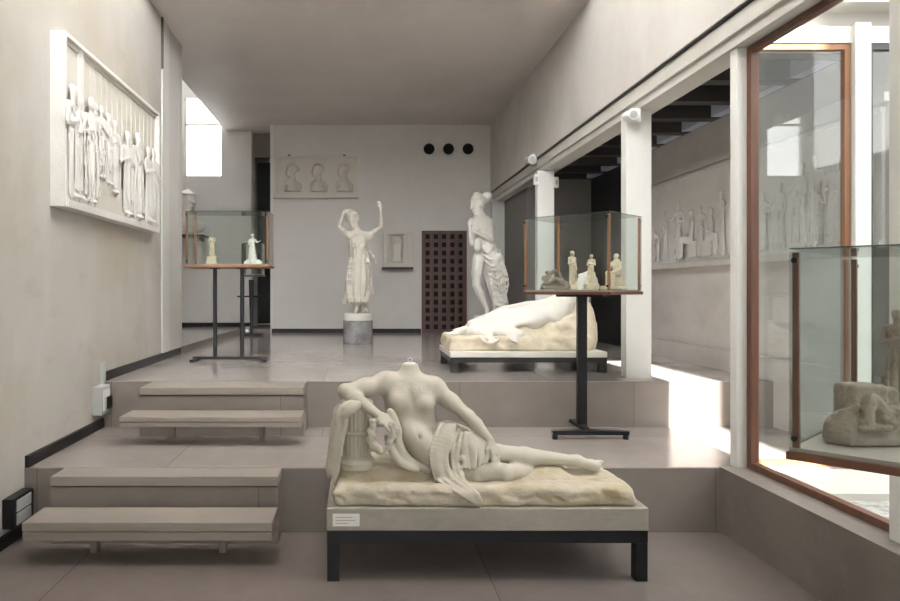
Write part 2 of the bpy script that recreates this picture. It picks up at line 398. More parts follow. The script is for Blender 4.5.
def torso(nk, sR, sL, ch, wa, pe, hR, hL, front, s=1., female=True, k=.05, bs=.062, br=.046):
    up = nrm(nk-ch); lat = nrm(sL-sR); fr = nrm(front); up2 = nrm(ch-wa); up3 = nrm(wa-pe); lat3 = nrm(hL-hR)
    def E(c, a, b, f3, u, l):       # a lateral, b vertical, f3 depth
        return ell(c, (a*s, b*s, f3*s), l, u, k*s)
    o = [E(ch, .135,.14,.092, up2, lat), E((ch+nk)/2, .125,.07,.062, up, lat), E((ch+wa)/2, .115,.11,.083, up2, lat), E(wa, .108,.10,.080, nrm(up2+up3), nrm(lat+lat3)),
         E((wa+pe)/2, .125,.10,.088, up3, lat3), E(pe, .15,.10,.105, up3, lat3)]
    o += [cap(nk, sR, .045*s, .052*s, .05*s), cap(nk, sL, .045*s, .052*s, .05*s), ell(sR, (.055*s,.055*s,.055*s), k=.04*s), ell(sL, (.055*s,.055*s,.055*s), k=.04*s)]
    if female:
        for y in (-1,1): o.append(ell(ch+lat*y*bs*s+fr*.075*s*br/.046, (br*s,.048*s,.05*s*br/.046), lat, up2, .022*s if br > .045 else .035*s))
    o += [ell(ch+up*.05*s+lat*.06*s+fr*.06*s, (.06*s,.03*s,.02*s), lat, up, .03*s), ell(ch+up*.05*s-lat*.06*s+fr*.06*s, (.06*s,.03*s,.02*s), lat, up, .03*s)]
    return o
def arm(sh, el, wr, s=1.):
    return chain([sh, sh*.5+el*.5, el], [.047*s,.042*s,.034*s], .03*s)+chain([el, el*.65+wr*.35, wr], [.036*s,.036*s,.022*s], .015*s)
def leg(hip, kn, an, s=1., back=None):
    o = chain([hip, hip*.5+kn*.5, kn], [.088*s,.078*s,.054*s], .03*s)+chain([kn, kn*.65+an*.35, an], [.052*s,.052*s,.031*s], .02*s)
    if back is not None: o.append(ell(kn*.68+an*.32+nrm(back)*.016*s, (.11*s,.045*s,.045*s), an-kn, back, .03*s))
    return o
# ================================================================== THE SETTING
bm = B(); box(bm, -2.6, 2.6, -3.2, 4.6, -.2, 0); struct('floor', bm, M['floor'])
# middle level, with the curb faces in riser stone
bm = B(); box(bm, -2.4, 3.6, 4.50, 5.9, .02, .41); struct('floor_middle', bm, M['floor_mid'])
bm = B(); box(bm, -2.4, 2.31, 4.485, 4.505, 0, .408); struct('trim_1', bm, M['riser'])
bm = B(); box(bm, -4.0, 3.6, 5.84, 13.9, .2, .79); struct('floor_upper', bm, M['floor_up'])
bm = B(); box(bm, -2.4, 3.5, 5.825, 5.845, .41, .788); struct('trim_2', bm, M['riser'])
# left walls
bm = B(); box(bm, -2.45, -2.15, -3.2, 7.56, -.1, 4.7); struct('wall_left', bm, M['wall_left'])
bm = B(); box(bm, -2.45, -2.140, 7.60, 7.85, .79, 4.52); struct('trim_3', bm, M['white'])
bm = B(); box(bm, -2.45, -2.15, 7.83, 8.28, .79, 4.7); box(bm, -2.44, -2.2, 7.5, 7.9, .8, 4.6); struct('wall_left_end', bm, M['wall'])
bm = B(); box(bm, -2.2, -2.13, 7.562, 7.592, 3.95, 4.5); struct('trim_4', bm, M['slot'])
for i, (y0, y1, z) in enumerate(((-3.2, 4.48, 0), (4.49, 5.82, .41), (5.83, 8.30, .79))):
    bm = B(); box(bm, -2.15, -2.125, y0, y1, z, z+.075)
    if i == 2: box(bm, -2.45, -2.125, 8.28, 8.305, z, z+.075)
    struct('baseboard_left' if i == 0 else 'baseboard_left_%s' % ('middle', 'upper')[i-1], bm, M['black'])
# far wall, with three round vents and the lattice door
DW = 12.5
bm = B(); box(bm, -1.58, 2.6, DW, DW+.3, .7, 4.7)
o = struct('wall_far', bm, M['wall'])
bm = B(); box(bm, -1.575, 1.09, DW-.02, DW, .79, .86); struct('baseboard_far', bm, M['black'])
bm = B(); box(bm, -1.60, -1.55, DW-.012, DW+.3, .79, 4.5); struct('trim_5', bm, M['white'])
# alcove on the left
bm = B(); box(bm, -2.1-1.6, -2.02, 13.0, 13.2, .8, 3.65); box(bm, -2.56, -2.02, 13.0, 13.2, 3.65, 4.9); box(bm, -3.7, -3.27, 13.0, 13.2, 3.65, 5.5); box(bm, -3.27, -2.45, 13.0, 13.2, 5.12, 5.5)
struct('wall_alcove', bm, M['wall'])
bm = B(); box(bm, -3.7, -3.45, 8.0, 13.2, .8, 5.5); struct('wall_alcove_left', bm, M['wall'])
bm = B(); box(bm, -3.7, -2.15, 8.285, 8.45, .8, 5.5); struct('wall_alcove_front', bm, M['wall'])
bm = B(); box(bm, -3.5, -2.14, 8.45, 13.0, .79, .872); struct('floor_alcove', bm, M['floor_up'])
bm = B(); box(bm, -2.14, -2.125, 8.33, 13.0, .79, .873); struct('trim_6', bm, M['riser'])
bm = B(); box(bm, -3.45, -2.02, 12.975, 13.0, .872, .945); box(bm, -2.02, -1.58, 13.9, 13.92, .79, .86); struct('baseboard_alcove', bm, M['black'])
# alcove roof light: a glazed frame
bm = B(); box(bm, -3.7, -3.4, 8.2, 13.2, 5.5, 5.6); box(bm, -2.50, -2.40, 8.2, 13.2, 4.80, 5.6); box(bm, -3.4, -2.5, 8.2, 8.6, 5.5, 5.6); struct('ceiling_alcove', bm, M['white'])
bm = B(); box(bm, -3.4, -2.5, 8.6, 13.2, 5.52, 5.53); w = struct('window_1', bm, M['frosted_dim'])
bm = B(); box(bm, -3.27, -2.56, 13.09, 13.10, 3.65, 5.12); w = struct('window_2', bm, M['glass'])
bm = B(); box(bm, -3.27, -3.24, 13.05, 13.14, 3.65, 5.12); box(bm, -2.59, -2.56, 13.05, 13.14, 3.65, 5.12); box(bm, -3.27, -2.56, 13.05, 13.14, 3.65, 3.68); box(bm, -3.27, -2.56, 13.05, 13.14, 4.62, 4.65)
obj('window_frame', bm, M['white'], w)
# corridor in the corner with its dark door
bm = B(); box(bm, -2.1, -2.02, 13.2, 14.2, .79, 4.6); box(bm, -1.6, -1.5, 12.8, 14.2, .79, 4.6); box(bm, -2.1, -1.5, 13.95, 14.2, .79, 4.6); struct('wall_corridor', bm, M['wall'])
bm = B(); box(bm, -2.02, -1.6, 13.2, 13.26, 4.05, 4.6); struct('trim_7', bm, M['riser'])
bm = B(); box(bm, -1.98, -1.60, 13.55, 13.60, .9, 4.02); struct('door_1', bm, M['blackwall'])
bm = B(); box(bm, -2.02, -1.6, 12.7, 13.9, .79, .84); struct('trim_8', bm, M['riser'])
# main ceiling; out of view, an added clerestory lights the far end
SY0, SY1 = 2.9, 6.95
bm = B(); box(bm, -2.49, 2.6, SY1, 14.2, 4.5, 4.8); box(bm, -2.45, 2.6, -3.2, SY0, 4.5, 4.8); box(bm, -2.45, 2.6, SY0, SY1, 7.2, 7.4)
struct('ceiling', bm, M['ceiling'])
bm = B(); box(bm, -2.45, -2.25, SY0, SY1+.2, 4.7, 7.2); box(bm, 2.4, 2.6, SY0, SY1+.2, 4.7, 7.2); box(bm, -2.25, 2.4, SY1, SY1+.2, 4.8, 7.2)
struct('wall_added_clerestory', bm, M['wall'])
bm = B(); box(bm, -2.25, 2.4, SY0+.002, SY0+.01, 4.55, 7.2); w = struct('window_3', bm, M['frosted'])  # added out of view to spread even daylight towards the far wall
bm = B(); [box(bm, x-.02, x+.02, SY0+.011, SY0+.06, 4.55, 7.2) for x in (-2.23, -.7, .85, 2.38)]; obj('window_frame', bm, M['white'], w)
# wall behind the camera with a tall window
bm = B(); box(bm, -2.45, -1.0, -3.4, -3.2, -.1, 4.7); box(bm, 1.0, 2.6, -3.4, -3.2, -.1, 4.7); box(bm, -1., 1., -3.4, -3.2, -.1, 1.2); box(bm, -1., 1., -3.4, -3.2, 3.2, 4.7)
struct('wall_near', bm, M['wall'])
bm = B(); box(bm, -1., 1., -3.31, -3.30, 1.2, 3.2); w = struct('window_4', bm, M['glass'])
bm = B(); [box(bm, x-.03, x+.03, -3.36, -3.24, 1.2, 3.2) for x in (-.97, 0, .97)]; obj('window_frame', bm, M['white'], w)
# right wall above the openings, low stone wall below the near windows
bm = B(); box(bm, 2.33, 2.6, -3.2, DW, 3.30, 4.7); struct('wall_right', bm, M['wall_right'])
bm = B(); box(bm, 2.345, 2.58, -3.2, DW, 3.285, 3.30); struct('trim_9', bm, M['steel'])
bm = B(); box(bm, 2.36, 2.58, -3.2, DW, 3.17, 3.285); box(bm, 2.385, 2.58, -3.2, DW, 3.10, 3.17)
struct('trim_10', bm, M['cream'], bevel=.004)
bm = B(); box(bm, 2.31, 2.62, -3.2, 4.50, 0, .415); struct('wall_low', bm, M['lowwall'])
for i, (x0, x1, y0, y1, z) in enumerate(((2.30,2.52,6.05,6.17,.79), (2.30,2.52,9.08,9.2,.79), (2.30,2.52,12.2,12.32,.79), (2.41,2.49,4.48,4.56,.41), (2.41,2.50,3.10,3.19,.415), (2.41,2.50,-.3,-.21,.415))):
    bm = B(); box(bm, x0, x1, y0, y1, z, 3.10); struct('trim_%d' % (11+i), bm, M['white'], bevel=.004)
# near window on the right: brown frame and pane, then the ones behind the camera
for n, (y0, y1) in enumerate(((3.19, 4.48), (-.21, 3.10), (-3.2, -.3))):
    bm = B(); box(bm, 2.497, 2.505, y0+.03, y1-.03, .45, 3.07); w = struct('window_%d' % (5+n), bm, M['glass'])
    bm = B(); box(bm, 2.475, 2.525, y0, y1, .415, .455); box(bm, 2.475, 2.525, y0, y1, 3.06, 3.10); box(bm, 2.475, 2.525, y0, y0+.04, .455, 3.06); box(bm, 2.475, 2.525, y1-.05, y1, .455, 3.06)
    obj('window_frame', bm, M['wood'], w)
# window across the court, facing the room's near end
def cross_window(n, x0, x1, frame):
    bm = B(); box(bm, x0+.03, x1-.03, 4.528, 4.535, .45, 3.10); w = struct('window_%d' % n, bm, M['glass'])
    bm = B(); box(bm, x0, x1, 4.51, 4.555, .41, .45); box(bm, x0, x1, 4.51, 4.555, 3.10, 3.135); box(bm, x0, x0+.035, 4.51, 4.555, .45, 3.10); box(bm, x1-.035, x1, 4.51, 4.555, .45, 3.10)
    obj('window_frame', bm, frame, w)
cross_window(8, 2.53, 3.16, M['wood_lit'])
cross_window(9, 3.27, 4.2, M['steel'])
bm = B(); box(bm, 3.165, 3.265, 4.47, 4.60, .41, 3.26); struct('trim_17', bm, M['white'])
bm = B(); box(bm, 2.5, 4.4, 4.50, 4.60, 3.14, 3.245); struct('trim_18', bm, M['white'])
bm = B(); box(bm, 2.6, 4.4, 4.60, 4.70, 3.14, 3.45); struct('trim_19', bm, M['annex'])
bm = B(); box(bm, 2.6, 4.5, 4.42, 4.7, 3.37, 3.9); struct('trim_20', bm, M['cream'])
# side gallery behind the columns
bm = B(); box(bm, 3.5, 3.8, 4.60, 9.2, .3, 3.22); box(bm, 3.44, 3.5, 4.62, 9.2, .3, .98); box(bm, 3.46, 3.5, 4.62, 9.2, 2.80, 2.86)
struct('wall_gallery', bm, M['annex'])
bm = B(); box(bm, 3.415, 3.5, 4.62, 9.2, 1.79, 1.845); struct('trim_21', bm, M['cream'])
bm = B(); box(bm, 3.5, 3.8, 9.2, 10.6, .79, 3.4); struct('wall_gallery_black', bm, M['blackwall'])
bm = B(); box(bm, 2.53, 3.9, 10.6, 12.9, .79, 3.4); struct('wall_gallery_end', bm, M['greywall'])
bm = B(); box(bm, 2.6, 4.4, 4.7, 12.9, 3.46, 3.6); struct('ceiling_gallery', bm, M['joist'])
for i in range(13):
    bm = B(); y = 4.95+.62*i; box(bm, 2.58, 4.0, y, y+.14, 3.22, 3.46); struct('trim_%d' % (22+i), bm, M['joist'])
for i in range(12):
    bm = B(); y = 5.12+.62*i; box(bm, 3.40, 3.5, y, y+.42, 3.225, 3.36+.05*(i%2)); struct('trim_%d' % (50+i), bm, M['skylit_gap'])  # boards coloured to stand in for sky-lit gaps between the joists
# the court outside: gravel, path, bounding wall
bm = B(); box(bm, 2.62, 6.2, -3.4, 4.5, .2, .36); box(bm, 3.82, 6.2, 4.5, 9.5, .2, .36); struct('floor_court', bm, M['gravel'])
bm = B(); box(bm, 2.62, 3.7, 3.95, 4.5, .30, .40); struct('trim_40', bm, M['cream'])
bm = B(); box(bm, 6.2, 6.4, -3.4, 13, .2, 3.2); struct('wall_court', bm, M['outside'])
bm = B(); box(bm, 3.02, 6.2, -3.4, -.5, 0, 8.2); box(bm, 2.63, 3.02, -.9, -.5, 0, 4.2); struct('court_sun_block', bm, M['outside'])  # unseen blocks added to keep sun off the gravel and the court's right side

# lattice door at the far wall, set on its own dark recess
d2 = B(); box(d2, 1.105, 1.895, DW-.012, DW-.004, .79, 2.60); dd = struct('door_2', d2, M['hole'])
bm = B(); x0, x1, z0, z1 = 1.10, 1.90, .79, 2.605; nc, nr = 5, 12; px = (x1-x0)/(nc+.45); pz = (z1-z0)/(nr+.4)
for i in range(nc+1):
    a = x0+.0+i*px*1.0; w_ = px*.45; box(bm, a, min(a+w_, x1), DW-.05, DW-.012, z0, z1)
for j in range(nr+1):
    a = z0+j*pz; h_ = pz*.4; box(bm, x0, x1, DW-.047, DW-.014, a, min(a+h_, z1))
obj('lattice', bm, M['wood_dark'], dd)

# three round vents, each a short black tube in the wall
for i, pxx in enumerate((429, 448.5, 468)):
    x = (pxx-360)*12.5/700; z = EYE+(290-149)*12.5/700
    t = thing('round_vent', '%s of the three black round vents high on the far wall' % ('leftmost', 'middle', 'rightmost')[i], 'vent', (x, DW, z), group='round vents in the far wall')
    bm = B(); n = 32
    ro, ri = .098, .088; rings = []
    for (r, y) in ((ro, -.001), (ro, -.014), (ri, -.014), (ri, -.002)):
        rings.append([bm.verts.new((r*math.cos(2*PI*k/n), y, r*math.sin(2*PI*k/n))) for k in range(n)])
    for a, b in zip(rings, rings[1:]):
        for k in range(n): bm.faces.new((a[k], a[(k+1)%n], b[(k+1)%n], b[k]))
    obj('rim', bm, M['steel'], t, local=True)
    bm = B(); f = [bm.verts.new((ri*math.cos(2*PI*k/n), -.003, ri*math.sin(2*PI*k/n))) for k in range(n)]; bm.faces.new(f)
    obj('opening', bm, M['hole'], t, local=True)

# ------------------------------------------------ stone steps
def step(label, x0, x1, y0, y1, z0, z1, fy):
    t = thing('floating_step', label, 'step', ((x0+x1)/2, (y0+y1)/2, fy))
    th = z1-z0
    bm = B(); box(bm, x0, x1, y0, y1, z0+th*.52, z1); obj('upper_slab', bm, M['step'], t, bevel=.004)
    bm = B(); box(bm, x0, x1, y0+.006, y1, z0, z0+th*.48); obj('lower_slab', bm, M['step'], t, bevel=.004)
    bm = B(); box(bm, x0+.02, x1-.02, y0+.02, y1-.01, z0+th*.46, z0+th*.54); obj('joint', bm, M['black'], t)
    for xx in (x0+.32, x1-.32):
        bm = B(); box(bm, xx-.02, xx+.02, y0+.21, y1-.02, fy, z0); obj('support', bm, M['riser'], t)
step('lower floating stone step before the nearest platform, with a grooved edge', -1.89, -.49, 3.91, 4.19, .145, .25, 0)
step('upper floating stone step beneath the glass case platform at left', -1.745, -.425, 5.07, 5.36, .555, .63, .41)
def landing(label, x0, x1, y0, y1, z0, z1):
    t = thing('landing_step', label, 'step', ((x0+x1)/2, (y0+y1)/2, z0))
    bm = B(); box(bm, x0, x1, y0, y1, z1-.058, z1+.001); obj('tread', bm, M['step'], t, bevel=.004)
    bm = B(); box(bm, x0, x1, y0+.012, y1, z0, z1-.066); obj('riser', bm, M['riser'], t)
    bm = B(); box(bm, x0+.004, x1-.004, y0+.03, y1, z1-.066, z1-.058); obj('joint', bm, M['black'], t)
landing('stone top tread projecting from the nearest platform above the lower floating step', -1.89, -.50, 4.27, 4.484, 0, .41)
landing('stone top tread projecting from the far platform above the upper floating step', -1.72, -.44, 5.45, 5.824, .41, .79)

# ------------------------------------------------ wall boxes on the left
t = thing('socket_box', 'grey white electrical box on the left wall beside the upper step', 'electrical box', (-2.15, 5.75, .75))
bm = B(); box(bm, -2.15, -2.07, 5.62, 5.80, .54, .77); obj('box', bm, M['plastic_grey'], t, bevel=.006)
bm = B(); box(bm, -2.15, -2.12, 5.80, 5.84, .52, .95); obj('conduit', bm, M['plastic_grey'], t)
bm = B(); box(bm, -2.07, -2.06, 5.64, 5.78, .57, .74); obj('cover', bm, M['plastic'], t, bevel=.003)
bm = B(); box(bm, -2.14, -2.05, 5.69, 5.80, .58, .68); obj('plug', bm, M['black'], t, bevel=.004)
t = thing('socket_box', 'black socket box with white plates low on the left wall', 'electrical box', (-2.15, 4.3, .2))
bm = B(); box(bm, -2.15, -2.08, 4.20, 4.46, .11, .29); obj('box', bm, M['black'], t, bevel=.006)
for a, b in ((.125,.195), (.205,.275)):
    bm = B(); box(bm, -2.083, -2.074, 4.24, 4.42, a, b); o = obj('plate', bm, M['plastic_grey'], t, bevel=.002); o['label'] = 'white socket plate'

# small white fittings along the beam
def fitting(name, label, cat, x, y, z, s=1.):
    t = thing(name, label, cat, (x, y, z))
    bm = B(); box(bm, -.02*s, .07*s, -.03*s, .03*s, -.12*s, .0); obj('bracket', bm, M['plastic'], t, local=True, bevel=.003)
    bm = B(); tube(bm, (-.02*s,-.09*s,-.07*s), (-.02*s,.07*s,-.05*s), .045*s, 20); obj('housing', bm, M['plastic'], t, local=True)
    bm = B(); tube(bm, (-.02*s,-.095*s,-.071*s), (-.02*s,-.09*s,-.07*s), .034*s, 20); obj('lens', bm, M['plastic_grey'], t, local=True)
fitting('security_camera', 'white camera mounted above the beam over the middle column', 'camera', 2.30, 9.35, 3.36, 1.25)
fitting('security_camera', 'white camera at the top of the widest white column', 'camera', 2.33, 6.0, 3.10, .95)
for (x, y, z, l) in ((2.28, 9.06, 2.98, 'small white sensor on the left edge of the middle column top'), (2.535, 9.06, 2.94, 'small white sensor on the right edge of the middle column top')):
    t = thing('sensor', l, 'sensor', (x, y, z))
    bm = B(); box(bm, -.03, .03, -.03, .03, -.07, .07); obj('case', bm, M['plastic'], t, local=True, bevel=.01)
    bm = B(); box(bm, -.015, .015, -.036, -.03, -.03, .03); obj('lens', bm, M['plastic_grey'], t, local=True)
# ================================================================== display cases
def case(label, loc, rotz, A, Bq, z, h, stand, group='glass display cases on steel stands', frame='wood', board='wood', front_posts=((0,0),(1,0),(0,1),(1,1))):
    """glass box: local x 0..A, local y 0..Bq measured from its centre; z is the height of the board's top"""
    t = thing('display_case', label, 'display case', loc, rotz, group)
    a, b = A/2, Bq/2
    bm = B(); box(bm, -a-.012, a+.012, -b-.012, b+.012, z-.036, z-.012); obj('board', bm, M[board], t, local=True, bevel=.003)
    bm = B(); box(bm, -a+.004, a-.004, -b+.004, b-.004, z-.012, z); obj('lining', bm, M['case_floor'], t, local=True)
    for (i, j) in front_posts:
        x = (-a+.011) if i == 0 else a-.011; y = (-b+.011) if j == 0 else b-.011
        bm = B(); box(bm, x-.0085, x+.0085, y-.0085, y+.0085, z, z+h-.006); obj('corner_post', bm, M[frame], t, local=True)
    g = .004; panes = []
    for (x0, x1, y0, y1) in ((-a-.004, a+.004, -b-g-.001, -b-.001), (-a-.004, a+.004, b+.001, b+g+.001), (-a-g-.001, -a-.001, -b, b), (a+.001, a+g+.001, -b, b)):
        bm = B(); box(bm, x0, x1, y0, y1, z-.010, z+h); p = obj('glass_pane', bm, M['case_glass'], t, local=True); panes.append(p)
    bm = B(); box(bm, -a, a, -b, b, z+h, z+h+.004); obj('glass_top', bm, M['case_glass'], t, local=True)
    bm = B(); e = .0035
    for (x0, x1, y0, y1) in ((-a-g, a+g, -b-g, -b), (-a-g, a+g, b, b+g), (-a-g, -a, -b, b), (a, a+g, -b, b)): box(bm, x0, x1, y0, y1, z+h+.004, z+h+.004+e)
    obj('glass_rim', bm, M['glass_edge'], t, local=True)
    for sx in (-1, 1):
        for zz in (z+.03, z+h-.03):
            for sy in (-1, 1):
                bm = B(); tube(bm, (sx*(a-.012), sy*(b+.005), zz), (sx*(a-.012), sy*(b+.014), zz), .009, 12); obj('clip', bm, M['black'], panes[0 if sy < 0 else 1], local=True)
    stand(t)
    return t

# left: two round posts on one long foot
def stand_left(t):
    for x in (-.165, .125):
        bm = B(); tube(bm, (x, 0, .05), (x, 0, 1.0), .022, 20); obj('post', bm, M['steel'], t, local=True, smooth=False)
        bm = B(); box(bm, x-.05, x+.05, -.06, .06, .985, .998); obj('bracket', bm, M['steel'], t, local=True)
    bm = B(); box(bm, -.40, .40, -.025, .025, .018, .05); obj('foot_bar', bm, M['steel'], t, local=True, bevel=.004)
    for x in (-.375, .375):
        bm = B(); box(bm, x-.03, x+.03, -.15, .15, 0, .03); obj('foot', bm, M['steel'], t, local=True, bevel=.004)
case('glass display case on two dark posts, standing in front of the left alcove', (-1.385, 7.49, .79), 0, .86, .42, 1.03, .545, stand_left, frame='wood_lit', board='wood_lit')
# small one behind it
def stand_back(t):
    bm = B(); tube(bm, (-.03, 0, .04), (-.03, 0, .93), .02, 16, .045); obj('post', bm, M['steel'], t, local=True)
    bm = B(); box(bm, -.26, .26, -.03, .03, .64, .665); obj('cross_bar', bm, M['black'], t, local=True)
    bm = B(); box(bm, -.17, .17, -.15, .15, 0, .04); obj('foot_plate', bm, M['black'], t, local=True, bevel=.004)
case('small narrow glass case in the corner behind the left display case', (-1.77, 11.6, .79), 0, .33, .30, 1.02, .50, stand_back)
# middle: rotated case on one post
def stand_mid(t):
    c = math.cos(-t.rotation_euler.z); s = math.sin(-t.rotation_euler.z)
    r = lambda x, y: (x*c-y*s, x*s+y*c)
    bm = B(); bar(bm, (0,0,.05), (0,0,1.10), .075, .05, r(0,1)+(0,)); obj('post', bm, M['black'], t, local=True, bevel=.004)
    a = r(-.31,-.27); b = r(.27,-.27); bm = B(); bar(bm, a+(.05,), b+(.05,), .06, .03); obj('foot_bar', bm, M['black'], t, local=True, bevel=.004)
    for q in ((-.29,-.27), (.25,-.27), (-.15,.26), (.0,.30)):
        p = r(*q); bm = B(); tube(bm, p+(0,), p+(.036,), .022, 12); obj('foot', bm, M['black'], t, local=True)
    a = r(-.01,-.27); b = r(-.01,.29); bm = B(); bar(bm, a+(.052,), b+(.052,), .06, .03); obj('foot_beam', bm, M['black'], t, local=True, bevel=.004)
    a = r(-.18,.25); b = r(.05,.30); bm = B(); bar(bm, a+(.05,), b+(.05,), .055, .03); obj('foot_bar', bm, M['black'], t, local=True, bevel=.004)
    bm = B(); box(bm, -.2, .2, -.05, .05, 1.085, 1.107); obj('bracket', bm, M['black'], t, local=True)
MID = (1.78, 5.62, .41)
rz = math.atan2(.52, -.511)   # direction of the long side
case('glass display case on a single black post, turned cornerwise beside the white column', MID, math.radians(-45.5), .73, .54, 1.14, .575, stand_mid, frame='wood_lit')
# near right: only its corner is in the picture
def stand_near(t):
    bm = B(); box(bm, -.04, .04, -.025, .025, .04, 1.04); obj('post', bm, M['black'], t, local=True, bevel=.004)
    bm = B(); box(bm, -.3, .3, -.03, .03, .0, .04); box(bm, -.03, .03, -.25, .25, 0, .04); obj('foot_bar', bm, M['black'], t, local=True)
ang = math.radians(-47)
ux, uy = math.cos(ang), math.sin(ang)
NA, NB = .54, .73
NC = (1.315+ux*NA/2-uy*NB/2, 2.135+uy*NA/2+ux*NB/2, 0)
case('near glass display case cut off by the right edge of the photo', NC, ang, NA, NB, 1.07, .60, stand_near)

# ================================================================== plinths
def bench(label, x0, x1, y0, y1, z0, zl, zr, zs, leg=.055, inset=0., col='black', card=False):
    t = thing('plinth_bench', label, 'plinth', ((x0+x1)/2, (y0+y1)/2, z0))
    for (x, y) in ((x0,y0),(x1-leg,y0),(x0,y1-leg),(x1-leg,y1-leg)):
        bm = B(); box(bm, x, x+leg, y, y+leg, z0, zl); obj('leg', bm, M[col], t, bevel=.003)
    bm = B(); box(bm, x0, x1, y0, y0+leg, zl, zr); box(bm, x0, x1, y1-leg, y1, zl, zr); box(bm, x0, x0+leg, y0+leg, y1-leg, zl, zr); box(bm, x1-leg, x1, y0+leg, y1-leg, zl, zr)
    obj('frame', bm, M[col], t)
    bm = B(); box(bm, x0-.004+inset, x1+.004-inset, y0-.004+inset, y1+.004-inset, zr, zs); s = obj('slab', bm, M['slab' if card else 'plaster_white'], t, bevel=.006)
    return t
t1 = bench('low black steel bench carrying the headless reclining statue in the foreground', -.175, 1.53, 3.72, 4.36, 0, .205, .27, .392, .066, card=True)
bm = B(); box(bm, -.145, -.002, 3.7135, 3.7159, .296, .362); cd = obj('label_card', bm, M['card'], t1); cd['label'] = 'small white printed card'
bm = B()
for i, (a, b) in enumerate(((-.13,-.04), (-.13,-.025), (-.13,-.06))): box(bm, a, b, 3.7128, 3.7135, .342-.016*i, .345-.016*i)
bm.verts.ensure_lookup_table(); obj('print', bm, M['ink'], cd)
bench('dark steel bench carrying the lying statue at the middle of the upper level', .83, 2.265, 6.42, 7.28, .79, .885, .93, .982, .07, col='steel')

# ================================================================== statue 1: reclining headless figure
ZM = {}
def part(name, prims, m, t, res, **kw):
    return link(name, sdf_mesh(name, prims, res, zmin=ZM.get(t.name), **kw), m, t, smooth=True)
def stat(name, label, cat, loc): return thing(name, label, cat, loc)

S1 = stat('reclining_statue', 'headless reclining plaster statue leaning on a column stump in the foreground', 'statue', (.68, 4.04, .392))
ZM[S1.name] = 0.3928
nk = P(410,380,4.08); sR = P(386,383,4.06); sL = P(434,388,4.05); ch = P(409,402,4.06); wa = P(416,429,4.06); pe = P(444,459,4.07)
hF = P(452,467,3.99); hB = P(462,451,4.13)
fr = nrm(V(.10,-1,.12))
eR = P(345,391,3.97); wR = P(378,415,3.90); eL = P(468,416,3.98); wL = P(490,440,3.93)
kN = P(503,473,3.90); aN = P(560,468,4.16); kF = P(497,453,4.0); aF = P(577,461,4.02)
b = torso(nk, sR, sL, ch, wa, pe, hF, hB, fr, 1.07, bs=.076, br=.0445)
b += [cap(P(410,381,4.08), P(410,364,4.08), .050, .049, .035)]
b += arm(sR, eR, wR, 1.14)+arm(sL, eL, wL, 1.06)
b += hand(wR, P(390,424,3.86)-wR, V(.1,-.6,.7), 1.0, .8, 1)
b += hand(wL, P(496,455,3.90)-wL, V(.45,-.6,.5), .95, .6, -1)
b += leg(hF, kN, aN, .92)+leg(hB, kF, aF, .92, V(0,-.3,-1))
b += [ell(P(427,448,4.0), (.13,.11,.09), nrm(pe-wa), V(0,-1,.3), .06), ell(P(414,436,4.0), (.10,.09,.06), nrm(pe-wa), V(0,-1,.3), .05)]
b += foot(aF, P(604,462,4.02)-aF, V(0,-.8,.6), .95)
b += foot(aN, P(592,474,4.2)-aN, V(0,-.5,.85), .9)
b += [ell(P(419,438,3.915), (.009,.010,.014), k=.012, op='sub')]           # navel
b += [cap(P(409,386,3.965), P(413,410,3.945), .006, .004, .03, op='sub')]
b += [cap(P(413,414,3.94), P(419,434,3.905), .004, .003, .03, op='sub')]
b += [rbox(P(410,364,4.08)+V(0,0,.10), (.12,.12,.088), .01, .006, op='sub')]
body = part('figure', b, M['plaster'], S1, .0072)
# drapery round the hips, with folds falling over the couch
d = [ell(P(450,452,4.06), (.150,.135,.150), nrm(P(470,462,4)-P(430,445,4)), V(0,-.4,1), .05),
     cap(P(447,440,4.07), P(472,448,4.08), .112, .098, .05), cap(P(452,467,4.0), P(474,471,3.96), .108, .094, .04), cap(P(468,448,4.08), P(483,452,4.04), .100, .086, .03)]
def R(pts, r, k=.018): return ridge([P(*p) for p in pts], r if isinstance(r, list) else [r]*len(pts), k)
def folds(A, Bc, n, r, k=.016, jit=.004, ends=.6):
    """n folds spread between two guide curves"""
    out = []
    for i in range(n):
        t = i/(n-1.); pts = [P(*a)*(1-t)+P(*c)*t+np.array([random.uniform(-jit,jit) for _ in range(3)]) for a, c in zip(A, Bc)]
        w = r*random.uniform(.7,1.35); m = len(pts)
        out += ridge(pts, [w*(ends if q in (0,m-1) else 1.) for q in range(m)], k)
    return out
d += folds([(441,423,3.97),(436,436,3.93),(431,451,3.89),(433,468,3.87),(437,484,3.86)], [(455,425,3.94),(450,440,3.90),(446,457,3.87),(450,475,3.84),(462,492,3.80)], 6, .0125, .009)
d += folds([(455,425,3.94),(450,440,3.90),(446,457,3.87),(450,475,3.84),(462,492,3.80)], [(462,432,3.93),(459,445,3.895),(457,458,3.87),(460,472,3.85),(470,490,3.80)], 3, .0105, .009)
d += folds([(470,431,3.95),(476,440,3.92),(478,452,3.89),(478,466,3.875)], [(478,433,3.96),(485,442,3.93),(488,452,3.905),(486,463,3.885)], 4, .0095, .009)
d += folds([(464,432,3.905),(463,444,3.885),(462,456,3.875),(466,470,3.855)], [(471,433,3.91),(474,444,3.89),(474,455,3.88),(475,468,3.865)], 4, .010, .009)
d += [ell(P(466,446,4.0), (.09,.08,.10), k=.04)]
d += [] and folds([(443,426,3.95),(455,431,3.93),(466,434,3.935),(476,438,3.94)], [(440,440,3.915),(452,450,3.89),(462,458,3.875),(470,468,3.86)], 5, .006, .02)
d += R([(456,462,3.87),(463,458,3.86),(463,466,3.85),(457,470,3.85),(463,474,3.85),(459,480,3.84),(466,486,3.82)], .008, .010)
